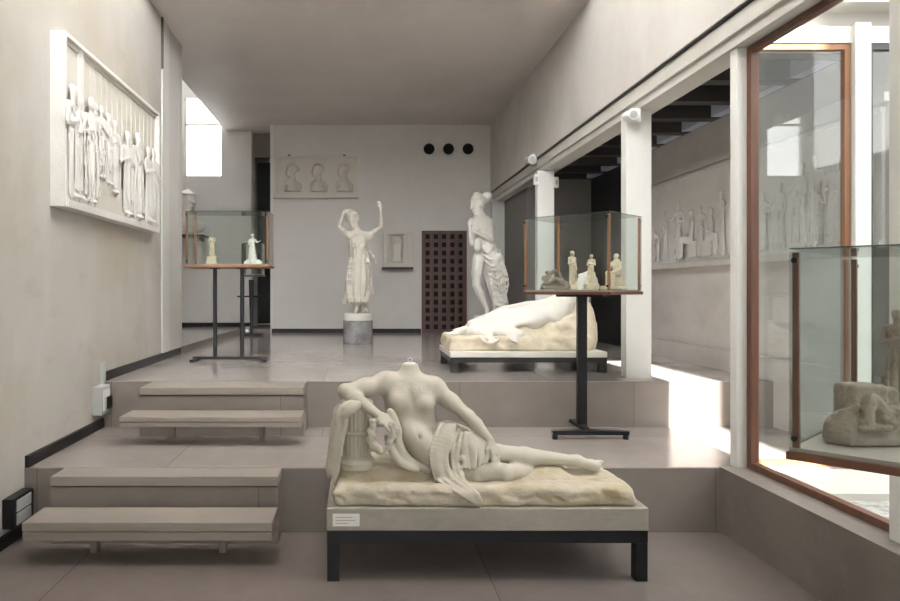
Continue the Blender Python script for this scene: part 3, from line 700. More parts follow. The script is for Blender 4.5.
# the tail spilling over the front of the couch
d += [cap(P(445,480,3.86), P(464,490,3.775), .036, .034, .03, flat=(nrm(V(.1,-.4,1)),1.8)), cap(P(464,490,3.775), P(472,498,3.728), .034, .024, .02, flat=(nrm(V(.1,-1,.5)),1.8)), cap(P(472,498,3.728), P(480,506,3.722), .024, .008, .02, flat=(nrm(V(.1,-1,.1)),1.8))]
d += folds([(437,480,3.84),(450,488,3.76),(463,495,3.715),(477,505,3.71)], [(454,476,3.84),(468,486,3.76),(477,494,3.715),(482,503,3.71)], 4, .009, .010)
part('drapery', d, M['plaster'], S1, .0064, noise=[(38,.0012)])
# the couch
e = [rbox(V(.67,4.045,.438), (.775,.272,.018), .034, .03, fold=((19,17,33),.006))]
e += [rbox(V(.12,4.12,.485), (.19,.14,.02), .05, .06), rbox(V(.62,4.13,.482), (.50,.13,.02), .045, .07), cap(P(530,475,4.1), P(585,474,4.12), .05, .035, .06)]
e += [cap(V(-.09,3.80,.466), V(.50,3.79,.462), .03, .026, .05), cap(V(.55,3.80,.460), V(1.40,3.80,.452), .028, .024, .05)]
for i in range(26):
    x = -.10+i*.062+random.uniform(-.03,.03); z = random.uniform(.405,.48)
    e.append(ell(V(x,3.752+random.uniform(0,.015),z), (random.uniform(.03,.07),.018,random.uniform(.010,.026)), k=.025))
for i in range(18):
    x = -.08+i*.085+random.uniform(-.04,.04)
    e.append(cap(V(x,3.735,random.uniform(.42,.475)), V(x+random.uniform(.03,.09),3.73,random.uniform(.41,.46)), .006, .004, .02, op='sub'))
e += [cap(P(395,478,3.92), P(425,474,4.0), .012, .01, .02), cap(P(515,470,4.0), P(600,470,4.08), .014, .01, .02), cap(P(530,485,3.86), P(585,478,3.98), .012, .01, .02)]
for i in range(10):
    x = random.uniform(.9,1.35); y = random.uniform(3.85,4.2); e.append(cap(V(x,y,.485), V(x+random.uniform(-.1,.12),y+random.uniform(-.06,.06),.48), .012, .008, .03))
e.append(rbox(V(.6,4.,.332), (1.2,.6,.03), .03, .004, op='sub'))
part('couch', e, M['plaster_base'], S1, .0095, noise=[(21,.005),(47,.0025)])
# column stump
bm = B(); c0 = P(357,463,4.0)
ht = 1.55-(403-290)*4.0/700-c0[2]
lathe(bm, (c0[0],c0[1],c0[2]-.02), [(.085,0),(.103,.0),(.108,.035),(.098,.05),(.088,.058),(.080,.07)], 96)
lathe(bm, (c0[0],c0[1],c0[2]-.02), [(.074,.06),(.075,.07),(.077,.19)], 120, 20, .005)
lathe(bm, (c0[0],c0[1],c0[2]-.02), [(.088,.19),(.092,.2),(.088,.212)], 96)
lathe(bm, (c0[0],c0[1],c0[2]-.02), [(.075,.21),(.076,.24),(.077,ht-.0)], 120, 20, .005)
lathe(bm, (c0[0],c0[1],c0[2]-.02), [(.088,ht-.01),(.093,ht),(.093,ht+.03),(.085,ht+.04)], 96)
obj('column_stump', bm, M['plaster'], S1)
# scarf hanging at the left of the stump, and the cloth below the arm
s = R([(366,407,3.93),(352,404,3.92),(342,408,3.91),(335,422,3.92),(333,440,3.92),(330,462,3.93),(329,474,3.93)], [.010,.013,.015,.016,.018,.018,.010])
s += R([(350,405,4.0),(338,408,4.0),(335,424,3.97),(332,445,3.97),(329,466,3.97),(331,478,3.95)], [.010,.013,.013,.014,.016,.010])
s += R([(352,402,3.895),(345,408,3.885),(342,425,3.89),(339,445,3.89),(337,466,3.90),(334,482,3.90)], [.012,.014,.013,.014,.014,.010])
s += R([(346,404,3.90),(338,414,3.885),(337,432,3.885),(334,450,3.89),(331,470,3.90)], [.010,.012,.010,.012,.010])
s += R([(358,403,3.89),(352,410,3.87),(345,416,3.87)], [.014,.016,.012])
s += folds([(350,404,3.90),(341,411,3.885),(336,432,3.89),(332,452,3.89),(330,474,3.91)], [(360,406,3.88),(349,413,3.87),(345,430,3.87),(342,448,3.875),(338,474,3.89)], 6, .008, .006, .005)
part('hanging_cloth', s, M['plaster'], S1, .0068, noise=[(45,.002)])
g = []
gp, gr = spline([P(*q) for q in ((380,421,3.875),(374,422,3.865),(371,432,3.86),(372,443,3.86),(378,450,3.86),(386,449,3.86),(391,440,3.86),(393,430,3.86),(390,423,3.87))], [.015]*9, 3)
for i, q in enumerate(gp):
    for j in range(2): g.append(ell(q+V(random.uniform(-.012,.012),random.uniform(-.01,.01),random.uniform(-.01,.01)), (.024,.018,.015), nrm(V(random.uniform(-1,1),random.uniform(-1,1),.4)), V(0,1,0), .006))
part('garland', g, M['plaster'], S1, .0060)
s = R([(390,412,3.93),(396,428,3.93),(398,444,3.93),(405,458,3.93),(418,466,3.93),(432,470,3.93)], [.022,.026,.026,.026,.022,.014])
s += R([(386,436,3.91),(392,452,3.90),(402,464,3.89),(418,470,3.89)], [.012,.016,.016,.010])
part('fallen_cloth', s, M['plaster'], S1, .0075, noise=[(40,.002)])
# iron pin and collar left where the head was
t = P(410,362.5,4.08)
bm = B(); lathe(bm, tuple(t-V(0,0,.012)), [(.034,0),(.036,.006),(.030,.012),(.008,.013)], 32)
o = obj('neck_collar', bm, M['plaster_white'], S1); o['label'] = 'pale ring on the neck'
bm = B(); tube(bm, t-V(0,0,.004), t+V(0,0,.008), .006, 12)
n = 20
for i in range(n):
    a0, a1 = 2*PI*i/n, 2*PI*(i+1)/n; tube(bm, t+V(.011*math.cos(a0),0,.016+.011*math.sin(a0)), t+V(.011*math.cos(a1),0,.016+.011*math.sin(a1)), .004, 6)
obj('neck_pin', bm, M['plastic_grey'], S1)

# ================================================================== statue 2: the lying figure behind
S2 = stat('lying_statue', 'white plaster statue of a lying draped woman on the bench behind', 'statue', (1.55, 6.85, .982))
ZM[S2.name] = 0.9835
q = lambda px, py, d: P(px, py, d)
nk = q(577,294,6.9); hd = q(584,286,6.84); sF = q(568,302,6.75); sB = q(583,299,7.02); ch = q(562,306,6.88); wa = q(548,313,6.86); pe = q(532,317,6.82)
hF = q(530,319,6.72); hB = q(530,313,6.92); kF = q(500,319,6.74); kB = q(505,316,6.92); aF = q(463,330,6.72); aB = q(470,328,6.9)
b = torso(nk, sF, sB, ch, wa, pe, hF, hB, V(-.3,-.5,.8), .95)+arm(sF, q(556,316,6.68), q(540,319,6.64), .95)+arm(sB, q(575,292,7.05), q(592,286,6.98), .9)
b += hand(q(540,319,6.64), V(-1,-.1,-.1), V(0,-.5,.8), .9, .4, 1, f=.011)
b += leg(hF, kF, aF, .85)+leg(hB, kB, aB, .85)+foot(aF, V(-1,-.05,.1), V(0,0,1), .9)+foot(aB, V(-1,0,.25), V(0,0,1), .9)
b += [cap(nk, hd, .05, .045, .04)]+head(hd, V(-.75,-.55,.25), V(.5,.1,.8), 1.12)
part('figure', b, M['plaster_white'], S2, .0095)
d = [cap(pe, wa, .15, .13, .05), cap(hF, kF, .120, .095, .05), cap(hB, kB, .12, .10, .05), cap(kF, q(474,326,6.72), .095, .065, .04), cap(kB, q(478,325,6.9), .09, .06, .04),
     cap(q(515,320,6.82), q(470,330,6.8), .11, .06, .08), cap(wa, q(560,306,6.82), .125, .12, .05)]
d += folds([(560,300,6.80),(540,305,6.74),(515,309,6.70),(490,316,6.68),(470,325,6.66)], [(556,312,6.70),(530,322,6.60),(505,328,6.58),(485,333,6.60),(466,334,6.63)], 8, .011, .022, .006)
d += [cap(q(562,310,6.74), q(530,322,6.66), .075, .07, .05), cap(q(562,304,6.80), q(556,318,6.70), .10, .08, .05)]
d += [cap(q(485,332,6.60), q(492,341,6.50), .055, .035, .04, flat=(nrm(V(0,1,.4)),2.4)), cap(q(507,329,6.60), q(516,341,6.50), .05, .03, .04, flat=(nrm(V(0,1,.4)),2.4)), cap(q(475,331,6.62), q(520,334,6.56), .045, .045, .04)]
d += R([(480,336,6.53),(485,342,6.49),(493,343,6.48),(499,339,6.50)], .010)+R([(505,334,6.56),(512,340,6.50),(518,342,6.48)], .011)
part('drapery', d, M['plaster_white'], S2, .0105, noise=[(30,.002)])
e = [rbox(V(1.50,6.84,1.045), (.635,.30,.045), .03, .05, fold=((17,9,30),.008)), rbox(V(1.92,6.98,1.16), (.20,.20,.14), .06, .08), ell(V(2.10,7.0,1.25), (.21,.22,.29), k=.08), ell(V(2.17,6.98,1.30), (.13,.18,.20), k=.08), ell(V(1.95,6.95,1.31), (.16,.16,.20), k=.06), ell(V(2.17,6.9,1.1), (.14,.22,.30), k=.08), ell(V(1.72,6.9,1.12), (.22,.2,.14), k=.1)]
for i in range(26):
    e.append(ell(V(random.uniform(1.5,2.15),6.66+random.uniform(0,.08),random.uniform(1.04,1.25)), (random.uniform(.05,.10),random.uniform(.03,.06),.04), k=.09))
e.append(rbox(V(1.55,6.8,.88), (1.2,.7,.053), .05, .004, op='sub'))
part('rock_base', e, M['plaster_tan'], S2, .012, noise=[(16,.008),(37,.006)])

# ================================================================== statue 3: standing figure with raised arms on a marble drum
S3 = stat('standing_statue', 'plaster statue of a draped woman with both arms raised against the far wall', 'statue', P(358,320,10.04))
D = 10.04
T = lambda px, py, dd=0: P(px, py, D+dd)
bm = B(); c0 = T(358,334); lathe(bm, (c0[0], D, .79), [(.205,0),(.212,.01),(.212,.315),(.205,.325)], 64)
dr = obj('marble_drum', bm, M['marble']); tag(dr, 'grey marble drum supporting the statue with raised arms', 'pedestal')
bm = B(); lathe(bm, (c0[0], D, 1.115), [(.19,0),(.195,.01),(.195,.09),(.185,.1)], 64); obj('round_base', bm, M['plaster_white'], S3)
ft = 1.215
sc3 = .92
nk = T(357,232); ch = T(358,247); wa = T(360,263); pe = T(361,276)
sR = T(349,236); sL = T(369,236)
b = torso(nk, sR, sL, ch, wa, pe, T(355,280), T(366,280), V(.1,-1,0), sc3)
b += [cap(nk, T(354,222), .045, .04, .03)]+head(T(353,220), V(-.35,-.9,-.15), V(-.15,0,1), 1.0)
b += arm(sR, T(339,226), T(343,213,.06), .85)+hand(T(343,213,.06), V(.8,0,.3), V(-.5,-.8,0), .8, .3, 1, f=.012)
b += arm(sL, T(381,227), T(380,210), .88)+hand(T(380,210), V(-.15,0,1), V(.3,-.9,0), .85, .3, -1, f=.012)
b += leg(T(355,280), T(355,294,-.05), T(357,311,-.02), .72, V(0,1,0))+leg(T(366,280), T(366,294), T(365,311,.03), .72, V(0,1,0))
b += foot(np.array([T(357,311)[0], D-.02, 1.275]), V(-.3,-1,-.1), V(0,0,1), .72)+foot(np.array([T(366,311)[0], D+.03, 1.275]), V(.4,-1,0), V(0,0,1), .72)
part('figure', b, M['plaster_pale'], S3, .0105)
d = [cap(T(357,242), T(359,260), .125, .125, .05, flat=(V(0,1,0),1.35)), cap(T(359,260), T(359,278), .125, .165, .05, flat=(V(0,1,0),1.3)), cap(T(359,278), T(358,298,-.01), .165, .125, .05, fold=(7,.006,1.2), flat=(V(0,1,0),1.3))]
d += [cap(T(352,276), T(345,302,.06), .08, .04, .04), cap(T(345,302,.06), T(345,312,.06), .035, .02, .02), cap(T(366,272), T(372,292,.03), .06, .035, .04)]
for i in range(10):
    x = 346+i*2.9; x += random.uniform(-.8,.8); d += ridge([T(x*.75+359*.25,258,-.10), T(x,280,-.120), T(357.5+(x-358)*.72,302,-.10)], [.007,.013,.013], .016)
for i in range(6):
    x = 350+i*3.4; d += ridge([T(x,241,-.085), T(x+.8,252,-.10), T(x+1,262,-.09)], [.006,.008,.007], .014)
d += ridge([T(350,262,-.07), T(360,264,-.09), T(369,261,-.07)], [.012]*3, .015)
d += [ell(T(374,258), (.035,.03,.05), k=.02), cap(T(370,250), T(375,262), .02, .03, .02)]
d.append(rbox(T(358,305)-V(0,0,.20), (.6,.5,.19), .01, .012, op='sub'))
part('drapery', d, M['plaster_pale'], S3, .0105)
o = part('foliage_support', [cap(T(357,314,.12), T(359,296,.12), .06, .045, .03), cap(T(366,314,.1), T(367,300,.1), .035, .03, .03)], M['plaster_pale'], S3, .014, noise=[(40,.006)])

# ================================================================== statue 4: standing figure by the right wall
S4 = stat('standing_statue', 'white plaster statue of a bare backed woman with gathered drapery by the right wall', 'statue', P(487,330,10.3))
ZM[S4.name] = 1.0705
D = 10.3
bm = B(); box(bm, 1.62, 2.12, 10.05, 10.6, .79, 1.07); pl = obj('statue_pedestal', bm, M['slab'], bevel=.01); tag(pl, 'low stone pedestal under the standing statue by the right wall, behind the lying one', 'pedestal')
nk = T(480,215); ch = T(484,230); wa = T(485,245); pe = T(484,257)
sR = T(473,223,-.05); sL = T(488,222,.05)
b = torso(nk, sR, sL, ch, wa, pe, T(480,262), T(490,262), V(-.75,-.65,0), 1.08)
b += [cap(nk, T(479,206), .055, .05, .03)]+head(T(478,205), V(-.9,-.4,-.3), V(-.25,0,1), 1.25)+[ell(T(487,196,.02), (.07,.06,.06), k=.02)]
b += arm(sR, T(472,243,-.16), T(470,226,-.2), 1.0)+hand(T(470,226,-.2), V(.1,0,1), V(-.6,-.6,0), .85, .7, 1, f=.012)
b += arm(sL, T(491,240,-.08), T(476,232,-.2), 1.05)+hand(T(476,232,-.2), V(-.6,0,.7), V(-.4,-.8,.3), .85, .7, 1, f=.012)
b += leg(T(478,262,-.04), T(476,285,-.08), T(486,308,-.04), 1.02, V(1,.5,0))+leg(T(488,262,.03), T(491,286,.02), T(498,310,.03), 1.02, V(1,.5,0))
b += foot(T(487,310,-.05), V(-.3,-.8,-.45), V(-.2,-.3,1), .85)+foot(T(498,311,.03), V(.1,-1,-.35), V(0,-.3,1), .85)
part('figure', b, M['plaster_white'], S4, .0105)
d = [cap(T(489,252), T(494,268), .13, .13, .04), cap(T(493,264), T(502,302,.02), .125, .085, .04, fold=(6,.012,2.2)), cap(T(484,248,-.06), T(496,262,-.1), .06, .065, .03), ell(T(498,258,-.1), (.06,.07,.08), k=.03), cap(T(478,240,-.16), T(478,248,-.14), .04, .055, .02)]
for i in range(8):
    x = 482+i*2.5; d += ridge([T(x,250,-.13), T(x+5,266,-.15+.01*abs(i-4)), T(x+8.5,284,-.12), T(x*.55+496*.45+6,305,-.08)], [.009,.013,.013,.010], .014)
for i in range(7):
    y = 248+i*6.5; x = 481+i*2.2; d += ridge([T(x,y,-.12), T(x+7,y+random.uniform(2,6),-.16), T(x+15,y-random.uniform(0,4),-.09)], [.008,.013,.009], .014)
d += ridge([T(494,303,-.06), T(500,306,-.09), T(507,302,-.03)], [.016]*3, .015)
d += [cap(T(500,262), T(505,282,.0), .035, .02, .02), cap(T(498,300), T(500,312), .06, .07, .03)]
part('drapery', d, M['plaster_white'], S4, .011, noise=[(34,.004)])
part('rock_base', [rbox(V(1.88,10.33,1.11), (.15,.16,.02), .04, .03), cap(V(2.02,10.4,1.1), V(2.04,10.42,1.3), .07, .05, .05), cap(V(1.84,10.26,1.14), V(1.9,10.22,1.17), .06, .05, .05)], M['plaster_white'], S4, .014, noise=[(30,.006)])

# ================================================================== bust on a shelf in the alcove
t = stat('bust', 'pale plaster bust on a black wall bracket in the left alcove', 'bust', (-3.10, 12.72, 2.545))
ZM[t.name] = 2.5435
c = V(-3.12, 12.68, 3.14)
part('head', [cap(c-V(0,0,.05), c-V(0,0,.36), .115, .13, .05)]+head(c, V(.75,-.62,0), V(0,0,1), 1.75, bun=False), M['plaster_white'], t, .015)
part('chest', [ell(c-V(.0,-.02,.42), (.30,.16,.17), V(1,.3,0), V(0,0,1), .05), cap(c-V(0,0,.42), c-V(0,0,.55), .14, .10, .06), rbox(c-V(0,0,.578), (.13,.12,.004), .01, .01)], M['plaster_white'], t, .015)
t = thing('wall_bracket', 'black wall bracket holding the bust in the left alcove', 'shelf', (-3.05, 12.8, 2.5))
bm = B(); box(bm, -3.40, -2.80, 12.48, 12.975, 2.51, 2.543); obj('shelf', bm, M['black'], t, bevel=.003)
for x in (-3.3, -2.9):
    bm = B(); box(bm, x-.012, x+.012, 12.6, 12.975, 2.44, 2.51); obj('arm', bm, M['black'], t)
# ================================================================== small models in the cases and the reliefs
def robed(u, z0, h, turn=0., arms='down', lean=0., k=1., y=0., head_s=1., fl=.16, seed=0):
    """a draped figure of height h standing on z0 at (u, y), facing -y"""
    rn = random.Random(seed+int(u*97)); s = h/1.72
    t = V(math.sin(turn), -math.cos(turn), 0); sd = V(math.cos(turn), math.sin(turn), 0)
    g = lambda a, f, z: V(u, y, z0)+sd*a*s+t*f*s+V(lean*s*z, 0, z*s)
    o = [cap(g(0,0,1.22), g(0,0,.95), .165*s, .13*s, .05*s, flat=(t,1.5)), cap(g(0,0,.95), g(0,0,.10), .15*s, (fl+.03)*s, .06*s, fold=(7,.018*s,rn.uniform(0,3)), flat=(t,1.25)),
         cap(g(-.17,0,1.38), g(.17,0,1.38), .075*s, .075*s, .06*s), cap(g(0,0,1.36), g(0,.01,1.54), .072*s, .066*s, .03*s)]
    hc = g(0,.03,1.62)
    o += [ell(hc, (.105*s*head_s,.125*s*head_s,.09*s*head_s), t, V(0,0,1), .02*s), cap(hc+t*.09*s, hc+t*.115*s-V(0,0,.03)*s, .014*s, .018*s, .01*s), ell(hc-t*.05*s+V(0,0,.04)*s, (.09*s,.09*s,.09*s), t, V(0,0,1), .01*s)]
    for i, a in enumerate((-1, 1)):
        sh = g(.2*a,0,1.36)
        mode = arms if isinstance(arms, str) else arms[i]
        if mode == 'down': el, wr = g(.26*a,-.02,1.08), g(.24*a,.08,.84)
        elif mode == 'chest': el, wr = g(.27*a,.03,1.1), g(.06*a,.15,1.18)
        elif mode == 'out': el, wr = g(.33*a,.1,1.2), g(.55*a,.15,1.28)
        elif mode == 'up': el, wr = g(.34*a,.03,1.5), g(.36*a,.05,1.78)
        else: el, wr = g(.25*a,.05,1.1), g(.08*a,.2,1.42)
        o += chain([sh, el, wr], [.055*s,.043*s,.032*s], .02*s)+[ell(wr+(wr-el)*.15, (.05*s,.035*s,.03*s), nrm(wr-el), V(0,.3,1), .01*s)]
    for i in range(6):
        a = -.14+.056*i; o += ridge([g(a*.6,.12,1.25), g(a+rn.uniform(-.03,.03),.15,.85), g(a*1.25,.17,.12)], [.012*s,.022*s,.022*s], .02*s, 3)
    o += ridge([g(-.16,.1,1.35), g(0,.16,1.05), g(.18,.1,.9)], [.02*s,.024*s,.02*s], .02*s, 3)
    o += [ell(g(.07,.14,.03), (.12*s,.04*s,.045*s), t, V(0,0,1), .02*s), ell(g(-.07,.12,.03), (.12*s,.04*s,.045*s), t, V(0,0,1), .02*s)]
    return o
def seated(u, z0, h, turn=0., y=0., seed=0):
    s = h/1.3; t = V(math.sin(turn), -math.cos(turn), 0); sd = V(math.cos(turn), math.sin(turn), 0)
    g = lambda a, f, z: V(u, y, z0)+sd*a*s+t*f*s+V(0, 0, z*s)
    o = [cap(g(0,0,.5), g(0,-.02,.98), .16*s, .15*s, .05*s, flat=(t,1.4)), cap(g(0,0,.98), g(0,.0,1.12), .06*s, .05*s, .03*s), ell(g(0,.03,1.2), (.1*s,.12*s,.09*s), t, V(0,0,1), .02*s), ell(g(0,-.03,1.24), (.09*s,.08*s,.09*s), t, V(0,0,1), .01*s)]
    for a in (-1, 1):
        o += chain([g(.1*a,0,.48), g(.12*a,.42,.52), g(.12*a,.40,.08)], [.12*s,.085*s,.07*s], .04*s)+chain([g(.18*a,0,.95), g(.24*a,.08,.7), g(.12*a,.3,.6)], [.055*s,.045*s,.035*s], .02*s)+[ell(g(.12*a,.46,.04), (.12*s,.04*s,.05*s), t, V(0,0,1), .02*s)]
    for i in range(5):
        a = -.14+.07*i; o += ridge([g(a,.3,.6), g(a,.5,.4), g(a*1.1,.46,.05)], [.018*s,.024*s,.02*s], .02*s, 3)
    o += [rbox(g(0,-.12,.22), (.17*s,.17*s,.2*s), .03*s, .03*s)]
    return o

def model(name, label, cat, x, y, z, prims, m, res=.004, base=None, group=None, noise=None):
    t = thing(name, label, cat, (x, y, z), group=group)
    link('figure', sdf_mesh('figure', prims, res, noise=noise, zmin=z+.001), m, t, smooth=True)
    if base is not None: link('base', sdf_mesh('base', base, res, noise=[(60,.002)], zmin=z+.001), m, t, smooth=True)
    return t
zc = 1.822; y0 = 7.49
G1 = 'small plaster models in the glass cases'
x = (212-360)*y0/700
model('statuette', 'tan plaster model on a tall block, left inside the left glass case', 'statuette', x, y0, zc, robed(x, zc+.085, .245, .2, 'chest', y=y0, seed=1), M['terracotta_pale'], .0045, [rbox(V(x,y0,zc+.043), (.045,.04,.034), .008, .01), rbox(V(x,y0,zc+.012), (.055,.05,.004), .006, .01)], G1)
x = (252.5-360)*y0/700
model('statuette', 'white plaster model with one arm out, right inside the left glass case', 'statuette', x, y0, zc, robed(x, zc+.02, .305, -.3, ('chest','out'), y=y0, fl=.25, seed=2), M['plaster_white'], .0045, [ell(V(x+.005,y0,zc+.014), (.10,.05,.022), k=.01), rbox(V(x,y0,zc+.008), (.075,.045,.003), .004, .01)], G1)
zc = .41+1.14+.002
x, y = 1.575, 5.70
pr = []
rn = random.Random(4)
for i in range(16): pr.append(ell(V(x+rn.uniform(-.07,.06), y+rn.uniform(-.03,.03), zc+rn.uniform(.05,.13)), (rn.uniform(.012,.03), rn.uniform(.012,.03), rn.uniform(.012,.03)), nrm(V(rn.uniform(-1,1),rn.uniform(-1,1),rn.uniform(-1,1))), V(0,.2,1), .012))
pr += ridge([V(x-.06,y-.03,zc+.06), V(x-.04,y-.04,zc+.125), V(x+.01,y-.03,zc+.15), V(x+.05,y-.02,zc+.10)], [.012,.014,.013,.012], .01)+ridge([V(x-.05,y-.04,zc+.05), V(x,y-.05,zc+.09), V(x+.05,y-.04,zc+.05)], [.012]*3, .01)+[ell(V(x-.055,y-.02,zc+.14), (.018,.016,.02), k=.01)]
model('statuette', 'low tangled clay group at the left inside the middle glass case', 'statuette', x, y, zc, pr, M['terracotta'], .004, [ell(V(x+.02,y,zc+.028), (.12,.06,.03), k=.02), rbox(V(x,y,zc+.012), (.09,.05,.006), .006, .01)], G1)
x, y = 1.745, 5.76
model('statuette', 'tallest slim pale model standing inside the middle glass case', 'statuette', x, y, zc, robed(x, zc+.03, .285, .5, ('chest','down'), y=y, fl=.10, seed=3), M['terracotta_pale'], .004, [rbox(V(x,y,zc+.017), (.035,.035,.009), .006, .01)], G1)
x, y = 1.885, 5.70
model('statuette', 'pale clay model behind the front corner of the middle glass case', 'statuette', x, y, zc, robed(x, zc+.05, .235, -.9, 'chest', y=y, fl=.16, seed=5), M['terracotta_pale'], .004, [rbox(V(x,y,zc+.025), (.045,.04,.017), .006, .01)], G1)
x, y = 2.015, 5.56
model('statuette', 'seated clay model at the right inside the middle glass case', 'statuette', x, y, zc, seated(x+.02, zc+.03, .255, -.9, y=y), M['terracotta_pale'], .0042, [rbox(V(x,y,zc+.016), (.085,.055,.008), .006, .01)], G1)
# near case: broken rocky group and a standing fragment
zc = 1.072; x, y = 1.60, 2.20
rn = random.Random(9); pr = []
pr += [rbox(V(x-.015,y+.02,zc+.125), (.045,.035,.045), .012, .01), rbox(V(x+.045,y+.03,zc+.11), (.03,.035,.05), .012, .01)]
for i in range(14): pr.append(cap(V(x+rn.uniform(-.10,.08), y+rn.uniform(-.06,.02), zc+rn.uniform(.05,.09)), V(x+rn.uniform(-.09,.1), y+rn.uniform(-.06,.03), zc+rn.uniform(.05,.12)), rn.uniform(.009,.017), rn.uniform(.007,.013), .01))
pr += ridge([V(x-.045,y-.05,zc+.06), V(x-.035,y-.045,zc+.11), V(x-.01,y-.03,zc+.14), V(x+.015,y-.045,zc+.10), V(x+.03,y-.05,zc+.06)], [.014,.016,.012,.014,.012], .01)
bs = [ell(V(x-.02,y-.01,zc+.034), (.125,.085,.034), k=.03), ell(V(x+.06,y,zc+.045), (.09,.08,.045), k=.03), ell(V(x-.09,y-.02,zc+.045), (.05,.05,.035), k=.03), rbox(V(x,y,zc+.012), (.10,.06,.006), .006, .02), rbox(V(x,y,zc-.03), (.3,.2,.02), .01, .003, op='sub')]
model('clay_model', 'low broken clay group on a rocky base inside the near right glass case', 'statuette', x, y, zc, pr, M['terracotta'], .0035, bs, G1, noise=[(90,.002)])
x, y = 1.765, 2.30
model('clay_model', 'tall clay figure cut off by the right edge inside the near glass case', 'statuette', x, y, zc, robed(x, zc+.12, .29, -.5, 'chest', y=y, fl=.2, seed=8), M['terracotta'], .0035, [rbox(V(x,y,zc+.06), (.045,.045,.045), .012, .01), ell(V(x+.02,y,zc+.10), (.06,.055,.04), k=.02)], G1, noise=[(90,.002)])

# ---- reliefs: carved in a local frame (u right, -y outwards, z up), then set against the wall
def rel(name, prims, mx, m, t, res=.011, noise=None):
    me = sdf_mesh(name, prims, res, noise=noise, smooth=1); me.transform(mx)
    return link(name, me, m, t, smooth=True)
def wide(mx, u, f): return mx @ Matrix.Translation((u,0,0)) @ Matrix.Diagonal((f,1,1,1)) @ Matrix.Translation((-u,0,0))
def lbox(bm, mx, *a):
    n0 = len(bm.verts); box(bm, *a); bm.verts.ensure_lookup_table()
    for v in bm.verts[n0:]: v.co = mx @ v.co
# left wall: u runs along +y
ML = Matrix(((0,-1,0,-2.085),(1,0,0,0),(0,0,1,0),(0,0,0,1)))
S_ = Matrix.Diagonal((1,.42,1,1))
MLs = ML @ S_
t = thing('wall_relief', 'large framed white relief of draped figures hung high on the left wall', 'relief', (-2.15, 6.0, 2.13))
y0, y1, z0, z1 = 4.85, 7.14, 2.13, 3.35
bm = B(); box(bm, -2.149, -2.085, y0+.004, y1-.004, z0+.004, z1-.004); obj('back_panel', bm, M['relief_cream'], t)
bm = B(); box(bm, -2.1495, -2.04, y0, y0+.03, z0, z1); box(bm, -2.1495, -2.04, y1-.03, y1, z0, z1); box(bm, -2.1495, -2.04, y0+.03, y1-.03, z1-.03, z1); box(bm, -2.15, -2.035, y0+.03, y1-.03, z0, z0+.055)
obj('frame', bm, M['relief_white'], t, bevel=.003)
bm = B(); box(bm, -2.086, -2.055, 5.16, 5.21, z0+.055, z1-.03); obj('pilaster', bm, M['relief_white'], t)
bm = B()
for i in range(15): y = 5.27+.122*i; box(bm, -2.086, -2.079, y, y+.035, 2.62, z1-.03)
box(bm, -2.086, -2.07, 4.9, 7.1, z1-.06, z1-.03)
obj('colonnade', bm, M['relief_cream'], t)
bm = B(); box(bm, -2.086, -2.045, y0+.03, y1-.03, z0+.055, z0+.075); box(bm, -2.086, -2.068, 5.35, 6.1, z0+.075, 2.44); obj('ground_step', bm, M['relief_cream'], t)
for (u, z, h, tn, am, yy) in ((4.99,2.205,.80,.4,('chest','out'),-.09),(5.12,2.205,.76,.9,('up2','chest'),-.07),(5.33,2.205,.80,-.3,('chest','down'),-.09),(5.47,2.44,.57,.5,('chest','out'),-.03),(5.61,2.44,.58,-.5,'chest',-.03),(5.76,2.42,.58,.2,('out','down'),-.03),(5.92,2.36,.62,-.4,('chest','down'),-.03),
                             (6.16,2.205,.72,-.3,'chest',-.10),(6.24,2.36,.60,.3,('up2','down'),-.03),(6.44,2.205,.78,-.1,('down','chest'),-.10),(6.58,2.4,.58,.4,('chest','down'),-.03),(6.76,2.205,.72,.2,('chest','out'),-.10),(6.95,2.205,.74,-.5,('down','chest'),-.08)):
    rel('relief_figure', robed(u, z, h, tn, am, y=yy, seed=int(u*10), fl=.13), wide(MLs, u, 1.3), M['relief_white'], t, .0105)
# gallery wall behind the columns: u runs along -y
MR = Matrix(((0,1,0,3.475),(-1,0,0,0),(0,0,1,0),(0,0,0,1)))
MRs = MR @ Matrix.Diagonal((1,.30,1,1))
def gallery(label, ya, yb, figs):
    t = thing('wall_relief', label, 'relief', (3.5, (ya+yb)/2, 1.85))
    bm = B(); box(bm, 3.475, 3.4995, ya+.003, yb-.003, 1.853, 2.767); obj('back_panel', bm, M['relief_grey'], t)
    bm = B(); box(bm, 3.455, 3.4995, ya, yb, 1.85, 1.885); box(bm, 3.465, 3.4995, ya, yb, 2.74, 2.77); obj('border', bm, M['relief_grey'], t)
    for f in figs:
        kind, y, h = f[:3]
        pr = robed(-y, 1.885, h, f[3], f[4], y=-.04, seed=int(y*7)) if kind == 's' else (seated(-y, 1.885, h, f[3], y=-.05) if kind == 'c' else None)
        rel('relief_figure', pr, wide(MRs, -y, 1.25), M['relief_grey'], t, .0115)
    return t
gallery('grey relief of crouching and standing figures on the gallery wall, seen between white columns', 6.55, 8.9, (('c',8.25,.42,.9),('s',7.95,.55,-.3,'chest'),('s',7.62,.62,.5,('out','chest')),('c',7.32,.50,-1.1),('s',7.12,.52,.6,('chest','down')),('c',6.92,.48,1.2),('s',6.72,.62,-.4,('out','out'))))
gallery('grey relief of tall draped figures on the gallery wall, seen through the near window', 4.66, 6.45, (('c',6.25,.50,.7),('s',6.02,.50,.3,'chest'),('s',5.78,.55,-.4,('out','down')),('s',5.50,.66,-.6,('out','chest')),('s',5.34,.68,.3,'down'),('s',5.10,.62,.2,('chest','down')),('s',4.80,.66,-.7,('out','chest'))))
